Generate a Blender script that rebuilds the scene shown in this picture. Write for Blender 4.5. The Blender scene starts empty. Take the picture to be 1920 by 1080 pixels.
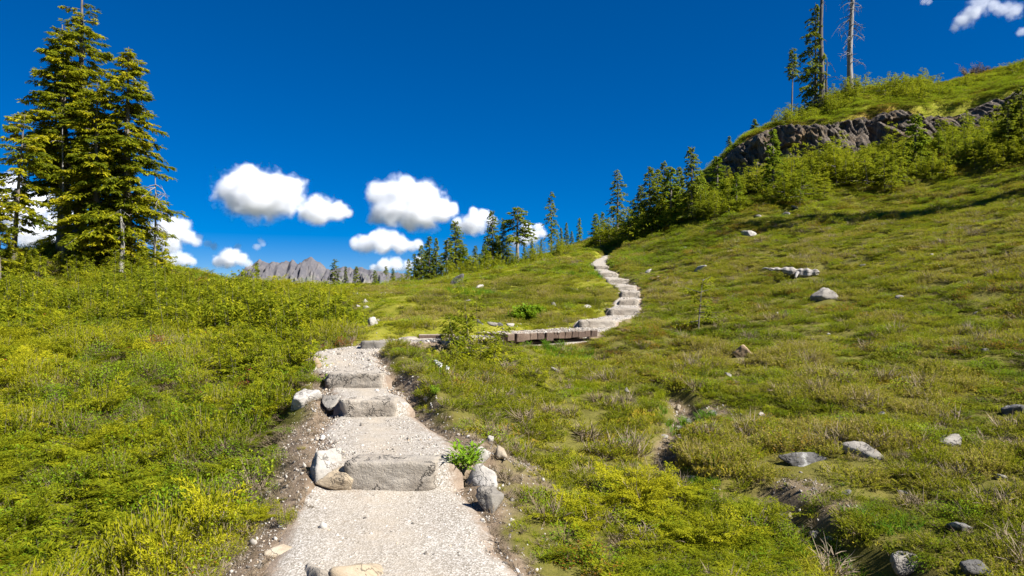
import bpy, bmesh, math, random
import numpy as np
from mathutils import Vector, Matrix

# ------------------------------------------------------------------ camera, sky, sun, exposure
SC = bpy.context.scene
F, CU, CV, EYE = 1280.0, 960.0, 560.0, 1.6          # focal length in photo pixels, horizon row, eye height
cam_d = bpy.data.cameras.new('camera'); cam = bpy.data.objects.new('camera', cam_d)
SC.collection.objects.link(cam)
cam_d.sensor_width = 36.0; cam_d.lens = 24.0; cam_d.shift_y = 20.0/1920.0
cam_d.clip_start = 0.05; cam_d.clip_end = 40000
cam.location = (0, 0, EYE); cam.rotation_euler = (math.radians(90), 0, 0)
SC.camera = cam

SUN_EL, SUN_AZ = math.radians(45), math.radians(120)   # azimuth clockwise from +Y (view direction)
sun_dir = Vector((math.sin(SUN_AZ)*math.cos(SUN_EL), math.cos(SUN_AZ)*math.cos(SUN_EL), math.sin(SUN_EL)))
world = bpy.data.worlds.new('World'); SC.world = world; world.use_nodes = True
wn, wl = world.node_tree.nodes, world.node_tree.links
wn.clear()
sky = wn.new('ShaderNodeTexSky'); sky.sky_type = 'NISHITA'; sky.sun_disc = False
sky.sun_elevation = SUN_EL; sky.sun_rotation = SUN_AZ
sky.altitude = 3200; sky.air_density = 0.85; sky.dust_density = 0.0; sky.ozone_density = 6.0
hs = wn.new('ShaderNodeHueSaturation'); hs.inputs['Saturation'].default_value = 1.7; hs.inputs['Hue'].default_value = 0.512
hs.inputs['Value'].default_value = 1.0
bg = wn.new('ShaderNodeBackground'); bg.inputs['Strength'].default_value = 0.071
wo = wn.new('ShaderNodeOutputWorld')
gam = wn.new('ShaderNodeGamma'); gam.inputs[1].default_value = 0.75
wl.new(sky.outputs[0], gam.inputs[0]); wl.new(gam.outputs[0], hs.inputs['Color']); wl.new(hs.outputs[0], bg.inputs['Color']); wl.new(bg.outputs[0], wo.inputs['Surface'])
sd = bpy.data.lights.new('sun', 'SUN'); sd.energy = 4.8; sd.angle = math.radians(0.53); sd.color = (1.0, 0.965, 0.91)
so = bpy.data.objects.new('sun', sd); SC.collection.objects.link(so)
so.rotation_euler = sun_dir.to_track_quat('Z', 'Y').to_euler(); so.location = (30, -8, 40)
SC.view_settings.view_transform = 'Standard'; SC.view_settings.look = 'None'
SC.view_settings.exposure = 1.25; SC.view_settings.gamma = 1.0; SC.view_settings.use_curve_mapping = False
SC.render.engine = 'CYCLES'
cy = SC.cycles
cy.max_bounces = 24; cy.diffuse_bounces = 4; cy.glossy_bounces = 2; cy.transmission_bounces = 4
cy.transparent_max_bounces = 16; cy.volume_bounces = 22; cy.use_denoising = True
cy.caustics_reflective = False; cy.caustics_refractive = False
COL = SC.collection

# ------------------------------------------------------------------ noise
def _hash(ix, iy, iz, seed):
    n = (ix.astype(np.uint32)*np.uint32(374761393) + iy.astype(np.uint32)*np.uint32(668265263)
         + iz.astype(np.uint32)*np.uint32(2246822519) + np.uint32((seed*3266489917) & 0xffffffff))
    n = (n ^ (n >> np.uint32(13)))*np.uint32(1274126177)
    n = n ^ (n >> np.uint32(16))
    return n.astype(np.float64)/4294967295.0
def noise3(x, y, z, seed=0):
    x, y, z = np.broadcast_arrays(np.asarray(x, float), np.asarray(y, float), np.asarray(z, float))
    xi, yi, zi = np.floor(x).astype(np.int64), np.floor(y).astype(np.int64), np.floor(z).astype(np.int64)
    fx, fy, fz = x-xi, y-yi, z-zi
    fx, fy, fz = fx*fx*(3-2*fx), fy*fy*(3-2*fy), fz*fz*(3-2*fz)
    r = 0
    for a in (0, 1):
        for b in (0, 1):
            for c in (0, 1):
                w = (fx if a else 1-fx)*(fy if b else 1-fy)*(fz if c else 1-fz)
                r = r + w*_hash(xi+a, yi+b, zi+c, seed)
    return r*2-1
def noise2(x, y, seed=0):
    x, y = np.asarray(x, float), np.asarray(y, float)
    xi, yi = np.floor(x).astype(np.int64), np.floor(y).astype(np.int64)
    fx, fy = x-xi, y-yi
    fx, fy = fx*fx*(3-2*fx), fy*fy*(3-2*fy)
    z0 = np.zeros_like(xi); r = 0
    for a in (0, 1):
        for b in (0, 1):
            r = r + (fx if a else 1-fx)*(fy if b else 1-fy)*_hash(xi+a, yi+b, z0, seed)
    return r*2-1
def fbm2(x, y, o=4, seed=0):
    r, a = 0, 0.5
    for i in range(o):
        r = r + a*noise2(x*2**i+17.3*i, y*2**i-9.1*i, seed+i); a *= 0.5
    return r
def fbm3(x, y, z, o=4, seed=0, gain=0.5):
    r, a = 0, 0.5
    for i in range(o):
        r = r + a*noise3(x*2**i+17.3*i, y*2**i-9.1*i, z*2**i+4.7*i, seed+i); a *= gain
    return r
def sstep(a, b, x):
    t = np.clip((x-a)/(b-a), 0, 1); return t*t*(3-2*t)

# ------------------------------------------------------------------ lay of the land
def unit(v): return v/(np.linalg.norm(v, axis=-1, keepdims=True)+1e-9)
def xyz(u, v, d): return ((u-CU)/F*d, d, EYE-(v-CV)/F*d)
PATH = [(700,1.5,-.40,-.40,.8),(716,3.5,-.12,.02,.74),(738,5.28,.165,.34,.50),(705,6.2,.36,.36,.54),(692,7.1,.40,.55,.40),
 (670,7.85,.60,.74,.37),(645,9.3,.77,.77,.46),(655,10.6,.80,.80,.48),(705,11.2,.83,.89,.42),(780,11.6,.91,.91,.40),
 (860,11.95,.93,.93,.42),(940,12.3,.95,.95,.42),(1020,12.9,.95,.95,.45),(1085,13.6,.97,.97,.45),(1115,15,.98,1.12,.40),
 (1150,16.5,1.16,1.16,.34),(1168,17.8,1.18,1.34,.36),(1177,20,1.42,1.58,.32),(1182,22,1.66,1.82,.28),(1178,24.5,1.92,2.06,.29),
 (1160,27,2.2,2.36,.30),(1142,29.5,2.55,2.72,.30),(1128,32.5,3.02,3.14,.30),(1125,36,3.55,3.55,.32),(1150,42,4.3,4.3,.42)]
def _catmull(P, n):
    P = np.array(P); out = []
    Q = np.vstack([2*P[0]-P[1], P, 2*P[-1]-P[-2]])
    ts = []
    for i in range(len(P)-1):
        p0, p1, p2, p3 = Q[i:i+4]
        t = np.linspace(0, 1, n, endpoint=False)[:, None]
        out.append(.5*((2*p1)+(-p0+p2)*t+(2*p0-5*p1+4*p2-p3)*t*t+(-p0+3*p1-3*p2+p3)*t**3)); ts.append(i+t[:, 0])
    out.append(P[-1:]); ts.append(np.array([len(P)-1.0]))
    return np.vstack(out), np.concatenate(ts)
PXY, PT = _catmull([((p[0]-CU)/F*p[1], p[1]) for p in PATH], 60)
_i = np.minimum(PT.astype(int), len(PATH)-2); _f = PT-_i
PZ = np.array([p[3] for p in PATH])[_i]*(1-_f) + np.array([p[2] for p in PATH])[_i+1]*_f
_bm = (PT > 10.72) & (PT < 13.08)
PW = np.array([p[4] for p in PATH])[_i]*(1-_f) + np.array([p[4] for p in PATH])[_i+1]*_f
_arc = np.concatenate([[0], np.cumsum(np.linalg.norm(np.diff(PXY, axis=0), axis=1))])
_kw = np.exp(-((_arc[:, None]-_arc[None, :])/.42)**2)*np.gradient(_arc)[None, :]
PZS = (_kw@PZ)/_kw.sum(1)
PZ_TOP = PZ.copy(); PZ = np.where(_bm, PZ-.17, PZ); PZS = np.where(_bm, PZS-.15, PZS)
_d = np.gradient(PXY, axis=0); PTAN = _d/np.linalg.norm(_d, axis=1)[:, None]
PNOR = np.stack([PTAN[:, 1], -PTAN[:, 0]], 1)         # to the right of the walking direction
def path_x(y): return np.interp(y, PXY[:, 1], PXY[:, 0])
def path_info(x, y):
    """distance beyond the path's edge, side (+1 right), bed height, distance to the centre"""
    x = np.asarray(x, float).ravel(); y = np.asarray(y, float).ravel()
    ed = np.full(x.shape, 9.0); sd_ = np.where(x > path_x(y), 1.0, -1.0); bz = np.zeros(x.shape); dc = np.full(x.shape, 9.0)
    idx = np.where((y > -1) & (y < 44) & (np.abs(x-path_x(y)) < 5.5))[0]
    for k in range(0, len(idx), 8000):
        j = idx[k:k+8000]
        dx = x[j][:, None]-PXY[None, :, 0]; dy = y[j][:, None]-PXY[None, :, 1]
        m = np.argmin(dx*dx+dy*dy, axis=1); r = np.arange(len(j))
        lat = dx[r, m]*PNOR[m, 0]+dy[r, m]*PNOR[m, 1]
        dist = np.sqrt(dx[r, m]**2+dy[r, m]**2)
        dc[j] = dist; ed[j] = dist-PW[m]; sd_[j] = np.sign(lat); k_e = sstep(-.02, .16, ed[j]); run = (y[j] > 10.6) & (y[j] < 14.3); bz[j] = np.where(run, PZ[m], np.interp(y[j]-.16, PXY[:, 1], PZ))*(1-k_e)+PZS[m]*k_e
    return ed, sd_, bz, dc
# control points: photo column, row, depth in metres, height of the plants that hide the soil there
CTRL = [(0,1080,3.9,.3),(0,800,7,.3),(0,640,12,.4),(0,560,18,.5),(0,500,27,1.1),(0,478,34,.5),
 (300,1000,4.6,.3),(300,800,7.2,.3),(300,700,9.3,.35),(300,620,12.5,.4),(300,560,17,.8),(300,505,25,1.2),(125,468,32,.1),(240,482,31,.4),
 (500,800,6.8,.2),(460,1000,4.6,.1),(500,700,9,.3),(500,600,12.5,.55),(500,535,17,1.25),(400,520,20,1.2),(560,650,10.4,.35),(620,565,14.5,1.0),(640,552,18,1.0),
 (700,628,11.8,.05),(700,600,14.5,.08),(700,572,19,.1),(690,548,26,.1),(780,541,30,.1),(860,532,32,.1),(960,506,34,.12),(1050,484,38,.12),
 (900,582,18,.1),(900,610,14.5,.1),(1000,562,21,.1),(1050,590,17,.1),(1000,530,27,.1),(1080,520,28,.1),(1080,560,20.5,.1),
 (960,499,50,0),(860,527,48,0),(780,539,55,0),(700,546,60,0),(620,548,60,0),(1040,475,55,0),
 (1120,470,42,0),(1180,450,42,0),(1260,418,41,0),(1340,388,40,0),(1420,372,39,0),
 (1400,330,48,0),(1480,305,47,0),(1600,290,46,0),(1700,262,46,0),(1800,252,46,0),(1910,212,45.5,0),
 (1900,338,33,.2),(1700,378,35,.2),(1560,372,37,.2),(1600,450,25,.1),(1800,420,24,.1),(1900,450,19,.1),(1450,450,29,.1),
 (1320,480,28,.1),(1230,482,33,.1),(1300,520,24,.1),(1490,522,21,.1),(1555,562,16.5,.1),(1317,600,15,.12),(1215,600,16,.1),
 (1240,650,12,.15),(1400,660,11,.15),(1600,650,11,.15),(1900,600,11.5,.15),(1900,700,8.5,.15),(1700,720,8.5,.15),(1500,720,8.7,.15),
 (1300,730,8.8,.12),(1640,850,6.0,.12),(1850,850,5.8,.12),(1900,1000,4.5,.1),(1500,980,4.9,.1),(1300,960,5,.12),(1100,960,5,.1),
 (1100,800,7,.12),(1000,700,9.5,.15),(1050,662,11.2,.1),(850,760,7.3,.02),(870,700,9.0,.15),(900,660,10.9,.25),(980,660,11.2,.15),(1050,662,11.5,.15),(960,900,5.6,.05)]
CTOP = [(1400,255,52,0),(1440,236,53,0),(1500,212,54,.3),(1597,160,55,.5),(1720,155,57,.6),(1800,146,58,.2),(1900,118,60,.5),(1700,190,49,.1),(1900,160,48.5,.1),(1560,222,49,.1)]
CX = [(-3,0,-.05),(0,0,-.3),(3,0,-.1),(-8,0,.3),(8,0,.9),(0,-12,-2),(-14,-12,-.5),(15,-12,1.5),(-30,10,2),(-34,30,4.2),(-30,50,2.5),(-15,55,1.2),
 (-13,38,1.6),(25,20,6.6),(36,28,11),(45,10,12),(30,-5,7),(55,40,19),(24,70,13),(40,72,18),(52,72,21),(12,66,8),(6,72,5)]
_CLU = [1285,1330,1400,1480,1600,1690,1760,1800,1920,2100,2400]
_CLY = [50.5,50,49,48.2,47.5,47.2,47.2,47,46.2,45,42]
_CLH = [0,1.3,2.5,2.7,2.6,2.4,1.6,1.4,1.6,1.2,0]
def ucol(x, y): return CU+F*np.asarray(x, float)/np.maximum(np.asarray(y, float), .05)
def cliff_y(u): return np.interp(u, _CLU, _CLY) + .5*noise2(np.asarray(u, float)*.035, np.zeros(np.shape(u)), 5)
def cliff_h(u): return np.interp(u, _CLU, _CLH, left=0, right=0)
_P = []
for (u, v, d, h) in CTRL:
    x, y, z = xyz(u, v, d); _P.append((x, y, z-h))
for (u, v, d, h) in CTOP:
    x, y, z = xyz(u, v, d); _P.append((x, y, z-h-float(cliff_h(u))))
for p in PATH: _P.append(((p[0]-CU)/F*p[1], p[1], (p[2]+p[3])/2))
_P += CX
_P = np.array(_P)
def _phi(r2): return -np.sqrt(r2+1.2)
_n = len(_P); _A = np.zeros((_n+3, _n+3))
_A[:_n, :_n] = _phi(((_P[:, None, :2]-_P[None, :, :2])**2).sum(2)) + np.eye(_n)*.03
_A[:_n, _n] = 1; _A[:_n, _n+1:] = _P[:, :2]; _A[_n:, :_n] = _A[:_n, _n:].T
_W = np.linalg.solve(_A, np.concatenate([_P[:, 2], [0, 0, 0]]))
def base_h(x, y):
    x = np.asarray(x, float).ravel(); y = np.asarray(y, float).ravel(); out = np.empty(x.shape)
    for k in range(0, len(x), 40000):
        s = slice(k, k+40000)
        r2 = (x[s][:, None]-_P[None, :, 0])**2+(y[s][:, None]-_P[None, :, 1])**2
        out[s] = _phi(r2)@_W[:_n]+_W[_n]+_W[_n+1]*x[s]+_W[_n+2]*y[s]
    return out
GULLY = None
def height(x, y, gully=True):
    x = np.asarray(x, float).ravel(); y = np.asarray(y, float).ravel()
    r = np.hypot(x, y)
    xc, yc = x*np.minimum(1, 85/np.maximum(r, .01)), y*np.minimum(1, 85/np.maximum(r, .01))
    z = base_h(xc, yc)
    u = ucol(x, y)
    z += cliff_h(u)*sstep(1.0, 1.7, y-cliff_y(u))*(y > 20)
    z += np.interp(y, [6, 12], [.11, .20])*fbm2(x*.9, y*.9, 3, 3)+.10*fbm2(x*.35+5, y*.35, 3, 8)+.022*fbm2(x*5, y*5, 2, 12)
    z += .35*fbm2(x*.11, y*.11, 3, 21)*sstep(26, 45, y)
    far = sstep(72, 300, r)
    z = z*(1-far)+(-130)*far
    if gully and GULLY is not None:
        g = np.full(x.shape, 9.0); idx = np.where((r > 3) & (r < 14) & (x > 0) & (x < 5))[0]
        if len(idx):
            d = np.sqrt((x[idx][:, None]-GULLY[None, :, 0])**2+(y[idx][:, None]-GULLY[None, :, 1])**2)
            m = d.argmin(1); g[idx] = d[np.arange(len(idx)), m]/GULLY[m, 3]
            z -= np.where(g < 3, .17*(1-sstep(.3, 1.15, g)), 0)
    ed, sd_, bz, dc = path_info(x, y)
    wr = np.where(sd_ > 0, .22, .55)
    t = sstep(0.0, 1.0, (ed-.05+.06*noise2(x*3.1, y*3.1, 40))/wr)
    # turf bank along the right edge
    bank = np.where((sd_ > 0) & (y > 5.7) & (y < 10.2), .10*np.exp(-((ed-.28)/.25)**2), 0)
    z = np.where(ed < 3, (bz-.035)*(1-t)+(z+bank)*t, z)
    return z
_dd = np.geomspace(2.2, 80, 900)
def at(u, v, hmax=80):
    """the point of the ground seen at a photo pixel"""
    x = (u-CU)/F*_dd; zr = EYE-(v-CV)/F*_dd
    k = np.where(zr < height(x, _dd))[0]
    if not len(k): d = hmax
    else:
        k = max(k[0], 1); a, b = _dd[k-1], _dd[k]
        for _ in range(3):
            dd = np.linspace(a, b, 7); hit = np.where(EYE-(v-CV)/F*dd < height((u-CU)/F*dd, dd))[0]
            i = max(hit[0], 1) if len(hit) else 6
            a, b = dd[i-1], dd[i]
        d = (a+b)/2
    X = (u-CU)/F*d
    return np.array([X, d, float(height([X], [d])[0])])
def ground(u, d):
    X = (u-CU)/F*d
    return np.array([X, d, float(height([X], [d])[0])])
_g = []
for (u, v, w) in [(1120,672,.18),(1200,705,.2),(1275,745,.22),(1272,790,.25),(1240,845,.26),(1270,885,.28),(1330,915,.28),(1420,925,.26),(1490,965,.24),(1560,1015,.26),(1650,1075,.3),(1760,1160,.3)]:
    p = at(u, v); _g.append((p[0], p[1], w))
_g = np.array(_g); _gs, _ = _catmull(_g, 14)
GULLY = np.stack([_gs[:, 0], _gs[:, 1], np.zeros(len(_gs)), _gs[:, 2]], 1)
def gully_d(x, y):
    x = np.asarray(x, float).ravel(); y = np.asarray(y, float).ravel(); out = np.full(x.shape, 9.0)
    idx = np.where((x > -1) & (x < 6) & (y < 15))[0]
    if len(idx):
        d = np.sqrt((x[idx][:, None]-GULLY[None, :, 0])**2+(y[idx][:, None]-GULLY[None, :, 1])**2)
        m = d.argmin(1); out[idx] = d[np.arange(len(idx)), m]/GULLY[m, 3]
    return out

# ------------------------------------------------------------------ materials
class NT:
    def __init__(s, name):
        s.m = bpy.data.materials.new(name); s.m.use_nodes = True
        s.t = s.m.node_tree; s.t.nodes.clear(); s.out = s.t.nodes.new('ShaderNodeOutputMaterial')
    def n(s, typ, **kw):
        nd = s.t.nodes.new(typ)
        for k, v in kw.items():
            if k.startswith('_'): setattr(nd, k[1:], v)
            else: nd.inputs[k.replace('__', ' ')].default_value = v
        return nd
    def l(s, a, b): s.t.links.new(a, b)
    def ramp(s, fac, stops, interp='LINEAR'):
        r = s.t.nodes.new('ShaderNodeValToRGB'); r.color_ramp.interpolation = interp
        e = r.color_ramp.elements
        while len(e) < len(stops): e.new(.5)
        for i, (p, c) in enumerate(stops): e[i].position = p; e[i].color = (*c, 1)
        s.l(fac, r.inputs[0]); return r.outputs[0]
    def noise(s, vec, scale, detail=4, rough=.55):
        nd = s.n('ShaderNodeTexNoise', Scale=scale, Detail=detail, Roughness=rough)
        if vec is not None: s.l(vec, nd.inputs['Vector'])
        return nd.outputs['Fac']
    def mix(s, fac, a, b, blend='MIX'):
        nd = s.t.nodes.new('ShaderNodeMix'); nd.data_type = 'RGBA'; nd.blend_type = blend
        for val, k in ((fac, 0), (a, 6), (b, 7)):
            if isinstance(val, (int, float)): nd.inputs[k].default_value = val
            elif isinstance(val, tuple): nd.inputs[k].default_value = (*val, 1)
            else: s.l(val, nd.inputs[k])
        return nd.outputs[2]
    def math(s, op, a, b=0.0):
        nd = s.t.nodes.new('ShaderNodeMath'); nd.operation = op
        for i, val in enumerate((a, b)):
            if isinstance(val, (int, float)): nd.inputs[i].default_value = val
            else: s.l(val, nd.inputs[i])
        return nd.outputs[0]
    def attr(s, name, typ='GEOMETRY', out='Fac'):
        nd = s.t.nodes.new('ShaderNodeAttribute'); nd.attribute_name = name; nd.attribute_type = typ
        return nd.outputs[out]
def foliage_mat(name, stops, trans=.3, tint='INST', rough=.7, wv=.45, spec=.08):
    s = NT(name)
    v = s.attr('v')
    if tint == 'INST': t = s.attr('tint', 'INSTANCER')
    else: t = s.t.nodes.new('ShaderNodeObjectInfo').outputs['Random']
    f = s.math('ADD', s.math('MULTIPLY', v, wv), s.math('MULTIPLY', t, 1-wv))
    c = s.ramp(f, stops)
    p = s.n('ShaderNodeBsdfPrincipled', Roughness=rough); p.inputs['Specular IOR Level'].default_value = spec
    s.l(c, p.inputs['Base Color'])
    tr = s.n('ShaderNodeBsdfTranslucent'); s.l(s.mix(.55, c, (.34, .38, .02)), tr.inputs['Color'])
    mx = s.n('ShaderNodeMixShader'); mx.inputs[0].default_value = trans
    s.l(p.outputs[0], mx.inputs[1]); s.l(tr.outputs[0], mx.inputs[2]); s.l(mx.outputs[0], s.out.inputs['Surface'])
    return s.m
def bark_mat(name, c0, c1, scale=6, zs=.25):
    s = NT(name); g = s.n('ShaderNodeTexCoord').outputs['Object']
    mp = s.n('ShaderNodeMapping'); mp.inputs['Scale'].default_value = (1, 1, zs); s.l(g, mp.inputs['Vector'])
    f = s.noise(mp.outputs[0], scale, 6, .65)
    c = s.ramp(f, [(.3, c0), (.68, c1)])
    p = s.n('ShaderNodeBsdfPrincipled', Roughness=.9); s.l(c, p.inputs['Base Color'])
    b = s.n('ShaderNodeBump', Strength=.6, Distance=.03); s.l(f, b.inputs['Height']); s.l(b.outputs[0], p.inputs['Normal'])
    s.l(p.outputs[0], s.out.inputs['Surface']); return s.m
def rock_mat(name, cols, lichen=(.38, .36, .30), lich=.3, dark=.0, scale=3.0, bump=.5):
    s = NT(name); g = s.n('ShaderNodeTexCoord').outputs['Object']
    oi = s.t.nodes.new('ShaderNodeObjectInfo').outputs['Random']
    ad = s.n('ShaderNodeVectorMath', _operation='ADD'); s.l(g, ad.inputs[0])
    cb = s.n('ShaderNodeCombineXYZ'); s.l(s.math('MULTIPLY', oi, 40.0), cb.inputs[0]); s.l(cb.outputs[0], ad.inputs[1])
    g = ad.outputs[0]
    f = s.noise(g, scale, 8, .62)
    c = s.ramp(f, [(.28, cols[0]), (.5, cols[1]), (.72, cols[2])])
    l = s.ramp(s.noise(g, scale*3.3, 6, .7), [(.56, (0, 0, 0)), (.64, (1, 1, 1))])
    c = s.mix(s.math('MULTIPLY', l, lich), c, lichen)
    d = s.ramp(s.noise(g, scale*2.1, 7, .7), [(.58, (0, 0, 0)), (.66, (1, 1, 1))])
    c = s.mix(s.math('MULTIPLY', d, dark), c, (.03, .028, .025))
    blot = s.noise(g, scale*.55, 5, .6)
    c = s.mix(s.ramp(blot, [(.42, (0, 0, 0)), (.60, (.55, .55, .55))]), c, s.mix(.5, c, (.10, .085, .065)))
    wv = s.n('ShaderNodeTexNoise', Scale=scale*.9, Detail=5.0, Roughness=.6); s.l(g, wv.inputs['Vector'])
    crack = s.ramp(s.math('ABSOLUTE', s.math('SUBTRACT', wv.outputs['Fac'], .5)), [(.0, (1, 1, 1)), (.012, (0, 0, 0))])
    c = s.mix(s.math('MULTIPLY', crack, .75), c, (.035, .03, .025))
    fine = s.noise(g, scale*28, 4, .7)
    c = s.mix(s.ramp(fine, [(.3, (.18, .18, .18)), (.6, (0, 0, 0))]), c, (.06, .055, .05))
    p = s.n('ShaderNodeBsdfPrincipled', Roughness=.88); s.l(c, p.inputs['Base Color'])
    hgt = s.math('SUBTRACT', s.math('ADD', s.math('MULTIPLY', fine, .22), s.noise(g, scale*4.5, 9, .7)), s.math('MULTIPLY', crack, .5))
    b = s.n('ShaderNodeBump', Strength=bump, Distance=.03); s.l(hgt, b.inputs['Height']); s.l(b.outputs[0], p.inputs['Normal'])
    s.l(p.outputs[0], s.out.inputs['Surface']); return s.m

M = {}
M['needle_big'] = foliage_mat('needle_big', [(0, (.06, .085, .006)), (.3, (.15, .175, .007)), (.6, (.31, .30, .009)), (1, (.50, .41, .016))], .42, 'OBJ', wv=.9)
M['needle_dark'] = foliage_mat('needle_dark', [(0, (.06, .09, .010)), (.5, (.14, .175, .014)), (1, (.26, .27, .018))], .35, 'OBJ', wv=.6)
M['needle_mid'] = foliage_mat('needle_mid', [(0, (.07, .12, .008)), (.5, (.165, .235, .012)), (1, (.28, .33, .018))], .38, 'OBJ', wv=.65)
M['needle_shrub'] = foliage_mat('needle_shrub', [(0, (.075, .115, .006)), (.5, (.215, .238, .009)), (1, (.39, .365, .013))], .4, 'OBJ', wv=.65)
M['heather'] = foliage_mat('heather', [(0, (.055, .075, .006)), (.35, (.18, .20, .009)), (.62, (.34, .315, .022)), (.84, (.39, .305, .08)), (1, (.40, .30, .16))], .4)
M['heather_green'] = foliage_mat('heather_green', [(0, (.08, .125, .006)), (.5, (.21, .238, .008)), (1, (.37, .348, .012))], .4)
M['grass'] = foliage_mat('grass', [(0, (.17, .22, .008)), (.45, (.32, .33, .013)), (.8, (.43, .38, .03)), (1, (.48, .38, .085))], .42)
M['grass_lush'] = foliage_mat('grass_lush', [(0, (.05, .14, .008)), (1, (.12, .24, .012))], .35)
M['leaf'] = foliage_mat('leaf', [(0, (.10, .19, .008)), (.55, (.215, .31, .012)), (.93, (.36, .39, .018)), (1, (.38, .11, .02))], .4)
M['leaf_red'] = foliage_mat('leaf_red', [(0, (.18, .05, .02)), (1, (.33, .05, .03))], .3)
M['leaf_orange'] = foliage_mat('leaf_orange', [(0, (.22, .09, .015)), (.6, (.28, .16, .02)), (1, (.20, .19, .02))], .3)
M['spray'] = foliage_mat('spray', [(0, (.12, .16, .006)), (.5, (.29, .288, .009)), (1, (.43, .39, .013))], .36)
M['twig'] = foliage_mat('twig', [(0, (.12, .085, .05)), (1, (.31, .245, .17))], .05)
M['lily'] = foliage_mat('lily', [(0, (.11, .22, .012)), (1, (.22, .36, .02))], .35, 'OBJ', wv=.9)
M['petal'] = foliage_mat('petal', [(0, (.7, .7, .65)), (1, (.8, .8, .75))], .2)
M['moss'] = foliage_mat('moss', [(0, (.11, .12, .010)), (.6, (.19, .17, .012)), (1, (.30, .19, .02))], .1)
M['bark'] = bark_mat('bark', (.05, .042, .035), (.20, .17, .14), 9, .3)
M['bark_red'] = bark_mat('bark_red', (.11, .09, .075), (.36, .31, .26), 9, .3)
M['logwood'] = bark_mat('logwood', (.09, .075, .06), (.42, .385, .345), 9, 1)
M['deadwood'] = bark_mat('deadwood', (.05, .043, .038), (.36, .335, .31), 7, .12)
M['bark_dark'] = bark_mat('bark_dark', (.035, .03, .026), (.15, .13, .11), 8, .2)
M['branch_wood'] = bark_mat('branch_wood', (.05, .042, .03), (.13, .11, .085), 5, 1)
M['rock_grey'] = rock_mat('rock_grey', [(.14, .125, .105), (.245, .22, .185), (.34, .31, .265)])
M['rock_white'] = rock_mat('rock_white', [(.25, .225, .19), (.37, .34, .295), (.50, .47, .425)], dark=.35)
M['rock_tan'] = rock_mat('rock_tan', [(.25, .185, .115), (.36, .285, .19), (.45, .38, .285)], lichen=(.42, .38, .3))
M['rock_dark'] = rock_mat('rock_dark', [(.045, .042, .038), (.09, .085, .078), (.16, .15, .135)], lichen=(.42, .41, .38), lich=.8, dark=.5)
M['rock_orange'] = rock_mat('rock_orange', [(.26, .16, .08), (.36, .25, .14), (.42, .33, .22)])
M['step'] = rock_mat('step', [(.26, .215, .165), (.37, .32, .255), (.47, .42, .35)], lich=.25, scale=3.0, dark=.18, bump=1.0)

s = NT('pebble')
c = s.ramp(s.attr('tint', 'INSTANCER'), [(0, (.07, .06, .05)), (.2, (.18, .155, .125)), (.5, (.34, .305, .255)), (.82, (.52, .485, .43)), (1, (.42, .32, .21))])
p = s.n('ShaderNodeBsdfPrincipled', Roughness=.85); s.l(c, p.inputs['Base Color']); s.l(p.outputs[0], s.out.inputs['Surface']); M['pebble'] = s.m

s = NT('gravel_path'); g = s.n('ShaderNodeTexCoord').outputs['Object']
vo = s.n('ShaderNodeTexVoronoi', Scale=105.0); s.l(g, vo.inputs['Vector'])
sp = s.n('ShaderNodeSeparateColor'); s.l(vo.outputs['Color'], sp.inputs[0])
c1 = s.ramp(sp.outputs[0], [(0, (.10, .085, .065)), (.25, (.21, .185, .15)), (.6, (.32, .288, .243)), (.85, (.45, .42, .375)), (1, (.55, .52, .48))])
c2 = s.ramp(s.noise(g, 1.6, 5, .6), [(.35, (.24, .195, .145)), (.65, (.37, .33, .27))])
c = s.mix(.30, c1, c2)
c = s.mix(s.math('MULTIPLY', s.attr('worn'), s.ramp(s.noise(g, 3.5, 5, .65), [(.35, (.15, .15, .15)), (.6, (.85, .85, .85))])), c, s.ramp(s.noise(g, 60, 3, .7), [(.3, (.29, .24, .175)), (.7, (.43, .37, .29))]))
dirt = s.attr('dirt')
dc_ = s.ramp(s.noise(g, 14, 6, .65), [(.3, (.14, .095, .06)), (.7, (.29, .215, .15))])
dm = s.ramp(s.math('ADD', dirt, s.math('ADD', s.math('MULTIPLY', s.noise(g, 9, 6, .7), .8), s.math('MULTIPLY', s.noise(g, 1.1, 4, .6), .5))), [(.72, (0, 0, 0)), (1.0, (.9, .9, .9))])
c = s.mix(dm, c, dc_)
p = s.n('ShaderNodeBsdfPrincipled', Roughness=.92); s.l(c, p.inputs['Base Color'])
b = s.n('ShaderNodeBump', Strength=.4, Distance=.008); s.l(vo.outputs['Distance'], b.inputs['Height']); s.l(b.outputs[0], p.inputs['Normal'])
s.l(p.outputs[0], s.out.inputs['Surface']); M['gravel'] = s.m

s = NT('ground'); g = s.n('ShaderNodeTexCoord').outputs['Object']
soil = s.ramp(s.noise(g, 11, 7, .65), [(.3, (.12, .085, .055)), (.55, (.20, .148, .10)), (.75, (.30, .235, .165))])
turf = s.ramp(s.noise(g, 4.5, 7, .65), [(.28, (.10, .105, .010)), (.45, (.22, .215, .013)), (.6, (.31, .27, .03)), (.8, (.35, .27, .07))])
turf2 = s.ramp(s.noise(g, 30, 4, .7), [(.3, (.07, .085, .010)), (.7, (.21, .215, .022))])
turf = s.mix(.5, turf, turf2)
mossc = s.ramp(s.noise(g, 6, 6, .6), [(.3, (.13, .12, .016)), (.6, (.21, .165, .025)), (.8, (.27, .16, .04))])
c = s.mix(s.math('MULTIPLY', s.attr('moss'), s.ramp(s.noise(g, 3.5, 6, .7), [(.4, (.1, .1, .1)), (.62, (.8, .8, .8))])), turf, mossc)
c = s.mix(s.math('MULTIPLY', s.attr('litter'), .8), c, s.ramp(s.noise(g, 16, 6, .7), [(.3, (.030, .024, .010)), (.7, (.115, .09, .04))]))
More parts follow.
